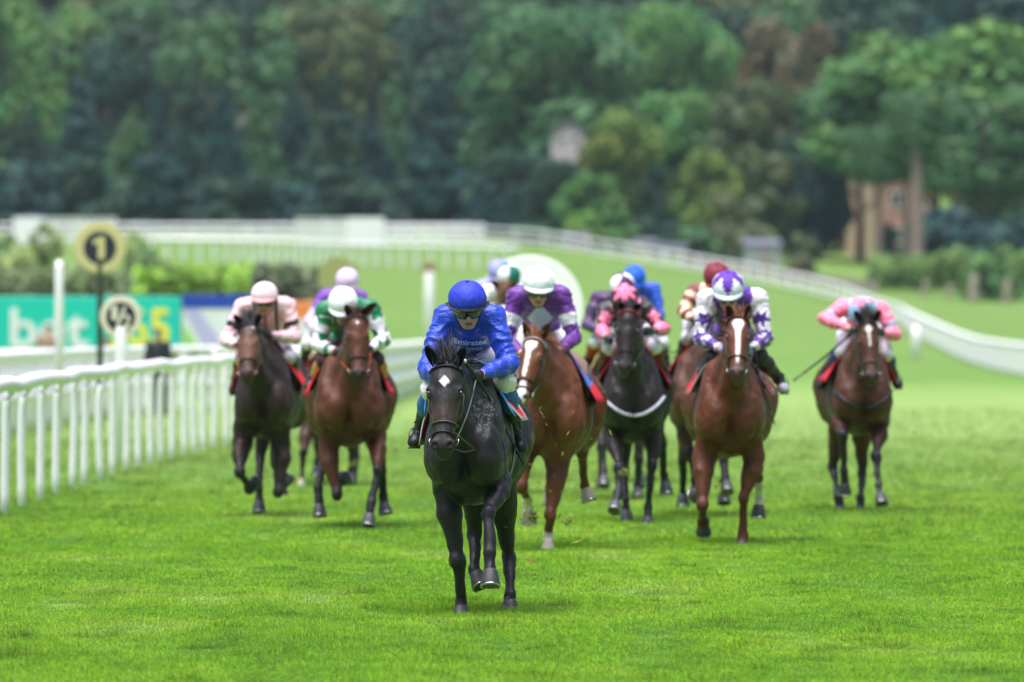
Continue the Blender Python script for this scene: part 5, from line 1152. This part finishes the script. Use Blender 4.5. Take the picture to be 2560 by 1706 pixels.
j2 = dict(D=80, x=655, seed=13, h=.011, label='jockey in pale pink silks with black braces and armbands and a pink cap', head=(661, 748, .04), pitch=14, yaw=-4, sl=(720, 764, .18), sr=(606, 766, .18), el=(740, 846, .12), er=(565, 852, .10), hl=(674, 838, -.1), hr=(590, 864, -.08), kl=(722, 890, .1), kr=(606, 896, .1), al=(738, 950, .42), ar=(592, 948, .42), tl=lf, tr=rf_, hip=(664, 862, .68),
    silk=silk2, cap=capplain(rgb(240, 214, 222)), peak=rgb(238, 170, 170), breech=rgb(205, 205, 215), boot=(.012, .012, .014), glove=(.012, .012, .014))
RUN.append((h2, j2))

# 3 -- bay, green and white
lf, rf_ = (966, 972, .3), (772, 968, .3)
GRN = np.array(rgb(0, 118, 72))
h3 = dict(D=76, x=875, seed=22, h=.014, label='bright bay horse with a tiny star, under the rider in green and white hoops', body=(875, 86, 868, 114), poll=(892, 782), muz=(898, 946), py=-.72, face=.05, earr=(862, 756), earl=(946, 754), forelock=.3,
    fl=[(940, 1098, -.12), (944, 1176, -.46), (928, 1258, -.56), (921, 1312, -.64)], fr=[(822, 1112, -.12), (842, 1236, -.26), (850, 1206, .05), (862, 1196, .12)], hl=[(956, 1176, 1.0), (956, 1240, 1.2), (964, 1282, 1.15)], hr=[(806, 1150, .8), (796, 1222, .5), (799, 1288, .42)],
    col=(.085, .026, .010), pts=POINTS, muzcol=(.035, .028, .026), blaze=[('dia', 0, .10, .014, .018)], hair=(.03, .014, .010), hand={1: (926, 872, -.1), -1: (842, 880, -.1)}, foot={1: lf, -1: rf_}, cloth=RED, reincol=rgb(170, 80, 40), saddlecol=rgb(110, 50, 25), drape=(1.9, 1.9))
def silk3(x):
    c = np.tile(GRN, (len(x['V']), 1)); pa = x['pa']; a = x['onarm'] & (pa > .22); V = x['V']; c[a] = WHITE; hoop = (np.floor(pa * 4.6 + .12 * x['side']) % 2 == 1); q = (np.sin(V[:, 0] * 26 + V[:, 1] * 9) > -.35); c[a & hoop & q] = GRN; c[(x['T'][:, 0] > .10) & (np.abs(x['T'][:, 1] + .01) < .02)] = WHITE; return c
j3 = dict(D=76, x=875, seed=23, h=.011, label='jockey in dark green silks with white hooped sleeves and a plain white cap', head=(857, 766, .0), pitch=34, yaw=-6, roll=2, hs=1.1, sl=(930, 770, .18), sr=(810, 774, .18), el=(960, 850, .12), er=(794, 862, .12), hl=(926, 872, -.12), hr=(838, 880, -.12), kl=(942, 898, .06), kr=(812, 902, .06), al=(960, 952, .42), ar=(782, 950, .42), tl=lf, tr=rf_, hip=(868, 868, .68),
    silk=silk3, cap=capplain((.80, .83, .88)), boot=(.02, .02, .024), top=(.72, rgb(190, 140, 72)), breech=rgb(60, 22, 30), glove=(.012, .012, .014))
RUN.append((h3, j3))

# 4 -- chestnut with broad blaze, purple with white diamond
lf, rf_ = (1478, 1008, .3), (1290, 1000, .3)
PUR = np.array(rgb(98, 36, 140))
h4 = dict(D=69.5, x=1380, seed=32, h=.013, label='chestnut horse with a broad white blaze and white muzzle, under the purple rider', body=(1376, 84, 1424, 92), poll=(1334, 836), muz=(1296, 1000), py=-.75, face=-.28, earr=(1310, 798), earl=(1376, 804), forelock=.35, hs=.98,
    fl=[(1392, 1160, -.12), (1377, 1288, -.24), (1371, 1342, -.14), (1369, 1386, -.2)], fr=[(1312, 1130, -.1), (1304, 1214, -.36), (1318, 1252, -.08), (1322, 1304, -.02)], hl=[(1455, 1128, 1.0), (1462, 1214, 1.25), (1472, 1250, 1.22)], hr=[(1380, 1150, .9), (1376, 1220, 1.1), (1376, 1260, 1.1)],
    col=(.118, .037, .014), pts=(.11, .037, .015), sock={'fl': 1.75, 'fr': 1.7}, blaze=[('strip', [(.07, 0, .050), (.12, 0, .050), (.17, -.004, .022), (.36, -.006, .018), (.40, -.006, .012)]), ('strip', [(.44, .0, .022), (.50, .0, .032), (.60, .0, .045), (.64, .0, .03)])], muzcol=(.30, .20, .17), muzw=.35, hair=(.19, .075, .03), hoofcol=(.35, .3, .24),
    hand={1: (1393, 878, -.1), -1: (1305, 880, -.1)}, foot={1: lf, -1: rf_}, browcol=(.6, .5, .6), cloth=RED, padcol=rgb(50, 120, 210), saddlecol=rgb(150, 115, 95), crossnose=True, reincol=(.2, .2, .21), drape=(1.7, 1.9))
def silk4(x):
    c = np.tile(PUR, (len(x['V']), 1)); V = x['V']; d = x['J'](1350, 795, 0); m = (np.abs(V[:, 0] - d[0]) / .105 + np.abs(V[:, 2] - d[2]) / .115 < 1) & ~x['onarm'] & (x['T'][:, 2] > -.02); c[m] = np.array(rgb(205, 206, 222)); c[(np.abs(x['pa'] - .56) < .13) & x['onarm']] = WHITE; return c
j4 = dict(D=69.5, x=1380, seed=33, h=.010, label='jockey in purple silks with a white diamond and armbands and a white cap', head=(1346, 718, .02), pitch=20, yaw=3, roll=2, hs=1.1, sl=(1406, 738, .18), sr=(1290, 740, .18), el=(1437, 846, .14), er=(1262, 848, .12), hl=(1393, 878, -.1), hr=(1305, 884, -.1), kl=(1412, 908, .08), kr=(1300, 912, .08), al=(1466, 964, .42), ar=(1284, 960, .42), tl=lf, tr=rf_, hip=(1356, 836, .68),
    silk=silk4, cap=capplain((.78, .82, .88)), boot=(.016, .014, .016), glove=(.55, .56, .6))
RUN.append((h4, j4))

# 5 -- very dark horse, black with pink stars
lf, rf_ = (1674, 968, .3), (1491, 978, .3)
PK = np.array(rgb(246, 128, 164))
h5 = dict(D=78, x=1583, seed=42, h=.015, label='near black horse with a red browband and white breast girth, under black and pink stars', body=(1583, 76, 1588, 92), poll=(1573, 768), muz=(1561, 930), py=-.72, earr=(1542, 753), earl=(1604, 757), forelock=.25,
    fl=[(1628, 1084, -.1), (1630, 1164, -.22), (1621, 1268, -.14), (1617, 1318, -.2)], fr=[(1536, 1078, -.14), (1548, 1170, -.52), (1545, 1236, -.66), (1536, 1276, -.80)], hl=[(1655, 1108, 1.0), (1660, 1188, 1.22), (1666, 1232, 1.18)], hr=[(1560, 1176, .8), (1564, 1250, .55), (1567, 1304, .5)],
    col=(.017, .012, .011), pts=(.015, .014, .016), muzcol=(.05, .04, .038), hair=(.012, .011, .011), hand={1: (1628, 826, -.1), -1: (1517, 846, -.1)}, foot={1: lf, -1: rf_}, browcol=rgb(176, 44, 74), browr=.014, breast=((.55, .57, .66), .028, .98), cloth=rgb(170, 22, 44), reincol=(.05, .05, .05))
def silk5(x):
    c = np.tile(np.array((.022, .022, .026)), (len(x['V']), 1)); c[(np.abs(np.abs(x['T'][:, 0]) - .15) < .035) & (np.abs(x['T'][:, 1]) < .16) & ~x['onarm']] = PK; return armstars(x, c, PK, ((0, .5), (1, .15), (1, .6)), .075)
j5 = dict(D=78, x=1583, seed=43, h=.010, label='jockey in black silks with pink stars and a black cap with a pink star', head=(1561, 756, .0), pitch=52, yaw=2, hs=1.06, sl=(1614, 770, .18), sr=(1514, 774, .18), el=(1660, 822, .10), er=(1506, 826, .10), hl=(1630, 828, -.1), hr=(1517, 846, -.1), kl=(1634, 866, .1), kr=(1524, 868, .1), al=(1656, 926, .42), ar=(1504, 926, .42), tl=lf, tr=rf_, hip=(1572, 830, .7),
    silk=silk5, cap=capstar((.022, .022, .026), PK, 6, .115), peak=(.02, .02, .024), top=(.75, rgb(96, 20, 44)), glove=(.02, .02, .02))
RUN.append((h5, j5))

# 6 -- chestnut with blaze, white with purple stars
lf, rf_ = (1961, 976, .3), (1744, 970, .3)
h6 = dict(D=71, x=1835, seed=52, h=.013, label='chestnut horse with a tapering white blaze and a white hind sock, under purple stars', body=(1823, 84, 1832, 116), poll=(1846, 784), muz=(1843, 940), py=-.74, earr=(1821, 756), earl=(1874, 755), forelock=.3, hs=.97,
    fl=[(1884, 1140, -.1), (1859, 1246, -.20), (1857, 1338, -.12), (1853, 1380, -.18)], fr=[(1762, 1140, -.14), (1757, 1262, -.36), (1757, 1304, -.10), (1759, 1332, -.04)], hl=[(1895, 1170, 1.0), (1898, 1246, 1.22), (1896, 1292, 1.2)], hr=[(1770, 1180, 1.0), (1750, 1232, 1.3), (1736, 1240, 1.36)],
    col=(.100, .031, .012), pts=(.085, .028, .012), sock={'hl': 1.4}, blaze=[('strip', [(.065, 0, .038), (.10, 0, .052), (.14, .0, .040), (.18, .0, .024), (.32, .002, .018), (.42, .0, .016), (.50, 0, .005)])], muzcol=(.07, .045, .04), hair=(.17, .06, .025), hoofcol=(.06, .05, .05),
    hand={1: (1884, 868, -.1), -1: (1800, 872, -.1)}, foot={1: lf, -1: rf_}, cloth=RED, trim=(.3, .3, .32), reincol=(.05, .05, .05))
def silk6(x):
    P6 = np.array(rgb(92, 48, 160)); c = np.tile(P6, (len(x['V']), 1)); c[x['onarm']] = WHITE; c[(np.abs(x['T'][:, 1] + .26) < .02) & ~x['onarm']] = np.array(rgb(200, 120, 40)); return armstars(x, c, np.array(rgb(78, 40, 140)), ((0, .55), (1, .1), (1, .62)), .075)
j6 = dict(D=71, x=1835, seed=53, h=.009, label='jockey in white sleeves with purple stars, purple body and white cap with purple star', head=(1820, 730, .0), pitch=26, yaw=-2, hs=1.12, sl=(1896, 744, .18), sr=(1764, 748, .18), el=(1914, 846, .12), er=(1752, 846, .12), hl=(1884, 868, -.1), hr=(1802, 872, -.1), kl=(1900, 892, .06), kr=(1784, 896, .06), al=(1946, 946, .42), ar=(1756, 944, .42), tl=lf, tr=rf_, hip=(1832, 846, .7),
    silk=silk6, cap=capstar((.74, .80, .88), np.array(rgb(92, 48, 160)), 5, .155, math.pi * 0), peak=(.66, .76, .86), breech=(.014, .014, .016), glove=(.35, .4, .6), boot=(.014, .014, .016), sole=(.35, .37, .4), sleeve=1.3)
RUN.append((h6, j6))

# 7 -- bay with star and stripe, pink and light blue, alone on the right
lf, rf_ = (2246, 965, .3), (2052, 966, .3)
P7 = np.array(rgb(250, 132, 160)); B7 = np.array(rgb(130, 180, 205))
h7 = dict(D=82, x=2155, seed=62, h=.015, label='bay horse with white star and thin stripe, alone on the right under bright pink', body=(2155, 72, 2134, 88), poll=(2169, 798), muz=(2182, 952), py=-.72, face=.06, earr=(2132, 773), earl=(2205, 772), forelock=1.0,
    fl=[(2198, 1056, -.12), (2190, 1140, -.46), (2197, 1216, -.60), (2204, 1258, -.72)], fr=[(2104, 1050, -.14), (2107, 1088, -.50), (2110, 1176, -.42), (2112, 1232, -.36)], hl=[(2156, 1180, .9), (2152, 1244, .7), (2150, 1292, .66)], hr=[(2082, 1166, .9), (2096, 1242, .72), (2101, 1292, .68)],
    col=(.072, .026, .012), pts=(.020, .020, .024), bayt=.55, blaze=[('dia', 0, .105, .034, .046), ('strip', [(.13, 0, .012), (.28, .004, .006)])], muzcol=(.06, .05, .045), hair=(.014, .012, .012), hand={1: (2205, 830, -.1), -1: (2130, 824, -.1)}, foot={1: lf, -1: rf_}, breast=((.02, .02, .022), .024, 1.0), cloth=RED, nosecol=(.2, .18, .16), reincol=(.05, .05, .05))
def silk7(x):
    c = np.tile(P7, (len(x['V']), 1)); t = x['T']; c[(np.abs(np.abs(t[:, 0]) - .12) < .025) & ~x['onarm']] = B7; c[(np.abs(t[:, 0]) < .05) & (t[:, 2] < 0) & ~x['onarm']] = B7; c[(np.abs(x['pa'] - .62) < .07) & x['onarm']] = B7; return c
j7 = dict(D=82, x=2155, seed=63, h=.011, label='jockey crouched low in bright pink silks with light blue seams and quartered cap', head=(2152, 788, .02), pitch=66, yaw=4, hs=1.02, sl=(2204, 774, .20), sr=(2106, 768, .20), el=(2240, 838, .12), er=(2060, 798, .12), hl=(2207, 832, -.1), hr=(2128, 824, -.1), kl=(2216, 884, .1), kr=(2106, 878, .1), al=(2232, 938, .42), ar=(2070, 930, .42), tl=lf, tr=rf_, hip=(2150, 800, .72),
    silk=silk7, cap=quarters(P7, B7, 2, .5), peak=P7, top=(.5, rgb(28, 52, 120)), glove=(.03, .03, .035), boot=(.016, .016, .018))
RUN.append((h7, j7))

# the riders behind: same anatomy, placed by cap and shoulders
def back(D, x, cx_, cy, seed, hlab, jlab, col, silk, cap, lean=0, dx=0, **kw):
    s_ = FPX / D; g = HY + s_ * CZ; m = lambda u, z, dy: (x + (u) * s_ * D / (D + dy), HY + (CZ - z) * FPX / (D + dy), dy)
    pl = rng.uniform(-.04, .04); lf, rf = m(.36, 1.28, .3), m(-.36, 1.28, .3)
    hz = kw.pop('headz', 1.72); hxo = kw.pop('headx', 0.); jo = {k_[2:]: kw.pop(k_) for k_ in list(kw) if k_.startswith('j_')}
    a = lambda u, z, y: m(u, z, y)
    hh = dict(D=D, x=x, seed=seed, h=.02, label=hlab, body=(x, .27 * s_, x + dx * s_, .31 * s_), poll=m(hxo, hz, -.7)[:2], muz=m(hxo + .01, hz - .55, -1.0)[:2], py=-.7,
        fl=[a(.19, .9, -.12), a(.18, .48, -.35), a(.17, .28, -.1), a(.17, .15, -.02)] if seed % 2 else [a(.19, .9, -.1), a(.18, .42, -.2), a(.17, .13, -.1), a(.17, .02, -.18)],
        fr=[a(-.19, .9, -.1), a(-.18, .42, -.2), a(-.17, .13, -.1), a(-.17, .02, -.18)] if seed % 2 else [a(-.19, .9, -.14), a(-.18, .55, -.5), a(-.17, .30, -.62), a(-.17, .16, -.72)],
        hl=[a(dx + .2, .55, .95), a(dx + .19, .25, .7), a(dx + .19, .12, .62)], hr=[a(dx - .2, .5, 1.05), a(dx - .2, .2, 1.3), a(dx - .2, .08, 1.28)], col=col, pts=POINTS, foot={1: lf, -1: rf}, cloth=RED, hand={1: m(.12, 1.55, -.1), -1: m(-.12, 1.55, -.1)})
    hh.update(kw); c0 = (cx_ - x) / s_; zc = CZ + (HY - cy) / s_
    jj = dict(D=D, x=x, seed=seed + 1, h=.016, label=jlab, head=(cx_, cy + .135 * s_, .02), pitch=32, hs=1.06, sl=m(c0 * .6 + .20 + lean, zc - .28, .2), sr=m(c0 * .6 - .20 + lean, zc - .28, .2), el=m(.34 + c0 * .4, zc - .56, .1), er=m(-.34 + c0 * .4, zc - .56, .1), hl=m(.12, 1.55, -.1), hr=m(-.12, 1.55, -.1), kl=m(.30, 1.55, .08), kr=m(-.30, 1.55, .08), al=m(.34, 1.38, .42), ar=m(-.34, 1.38, .42), tl=lf, tr=rf, hip=m(c0 * .2 + lean, zc - .42, .7), silk=silk, cap=cap)
    jj.update(jo); RUN.append((hh, jj))
LIL = np.array(rgb(214, 190, 226)); V8 = np.array(rgb(120, 60, 170))
def silk8(x):
    c = np.tile(V8, (len(x['V']), 1)); c[x['onarm'] & (x['pa'] > .55)] = LIL; c[(np.abs(np.abs(x['T'][:, 0]) - .05) < .03) & ~x['onarm']] = LIL; return c
back(94, 838, 868, 678, 72, 'bay horse mostly hidden behind the bright bay', 'jockey in violet silks with lilac sleeves and cap, half hidden behind green and white', (.06, .028, .017), silk8, capplain(LIL), hl=[(890, 1140, .9), (884, 1196, .7), (882, 1240, .65)], fr=[(772, 1075, -.1), (758, 1130, -.3), (754, 1212, -.3), (754, 1262, -.3)], sock={'fr': 1.8})
W9 = np.array((.78, .80, .82)); G9 = np.array(rgb(20, 110, 92))
def silk9(x):
    c = np.tile(W9, (len(x['V']), 1)); c[(np.abs(x['T'][:, 0]) < .10) & ~x['onarm']] = np.array(rgb(10, 80, 62)); return c
back(90, 1256, 1272, 664, 82, 'light chestnut horse with a white face, peering between the leader and the purple rider', 'jockey with a green and white quartered cap behind the light chestnut horse', (.22, .085, .034), silk9, quarters(G9, W9, 2, math.pi * .0), headz=2.17, headx=0.02, blaze=[('strip', [(.10, 0, .02), (.16, 0, .05), (.45, 0, .045), (.55, 0, .03)])], hair=(.2, .09, .04), forelock=.3, earr=(1226, 698), earl=(1296, 706), j_pitch=38)
L10 = np.array(rgb(150, 150, 205))
back(98, 1236, 1247, 656, 92, 'bay horse hidden behind the light chestnut', 'jockey in pale grey lilac silks and cap, farthest back in the group', (.07, .03, .018), plain(L10), capplain(L10))
D11 = np.array(rgb(66, 34, 84))
back(87, 1552, 1556, 690, 102, 'brown horse hidden behind the near black horse', 'jockey in dark plum silks with a plum and white quartered cap, leaning left', (.045, .024, .016), plain(D11), quarters(D11, W9, 2, .35), j_sr=(1496, 746, .2), j_er=(1466, 812, .1), j_hr=(1505, 830, -.1), j_kr=(1490, 855, .08), j_ar=(1472, 898, .42), j_tr=(1462, 930, .3), j_top=(.8, rgb(150, 60, 30)), foot={1: (1640, 930, .3), -1: (1462, 930, .3)})
back(96, 1588, 1586, 671, 112, 'dark horse at the back behind the plum rider', 'jockey in bright blue silks and blue cap at the back of the group', (.05, .025, .016), plain(rgb(22, 78, 200)), capplain(rgb(30, 90, 215)), j_sl=(1636, 722, .2), j_el=(1650, 790, .1))
CR = np.array(rgb(232, 208, 164)); MR = np.array(rgb(120, 36, 52))
def silk13(x):
    c = np.tile(CR, (len(x['V']), 1)); c[x['onarm'] & (np.floor(x['pa'] * 4.2 + .3) % 2 == 0)] = MR; return c
back(80, 1760, 1792, 664, 122, 'bay horse half hidden at the left of the chestnut with purple stars', 'jockey in cream silks with maroon hooped sleeves and a maroon cap', (.075, .032, .018), silk13, capplain(MR), j_sr=(1736, 730, .2), j_er=(1708, 778, .1), j_hr=(1734, 800, -.1), j_kr=(1722, 842, .08), j_ar=(1700, 900, .42), j_tr=(1688, 934, .3), foot={1: (1830, 930, .3), -1: (1688, 934, .3)}, body=(1752, 76, 1748, 80), fr=[(1712, 1060, -.1), (1722, 1130, -.2), (1738, 1200, 0), (1740, 1240, 0)], fl=[(1796, 1080, -.1), (1808, 1150, -.4), (1814, 1196, -.5), (1818, 1228, -.6)], headx=.12)

for hs_, js_ in RUN: horse(hs_); jockey(js_, js_ is j1)

# whips
whip(55.3, 1175, [(1165, 908, -.40), (1190, 942, -.30), (1232, 1010, -.10), (1262, 1070, .05), (1288, 1120, .1)], 'black whip with a silver cap held in the leader’s gloved hand', .009)
whip(71, 1835, [(1886, 872, -.2), (1896, 930, -.2), (1926, 1028, -.2)], 'dark whip pointing down the shoulder of the chestnut with purple stars')
whip(82, 2155, [(2136, 826, -.1), (2070, 886, -.05), (2008, 934, 0)], 'long black whip slanting down left of the bright pink jockey', .012)
whip(80, 1760, [(1738, 800, -.05), (1690, 880, 0), (1650, 856, .1)], 'dark whip sticking out left of the cream and maroon jockey')
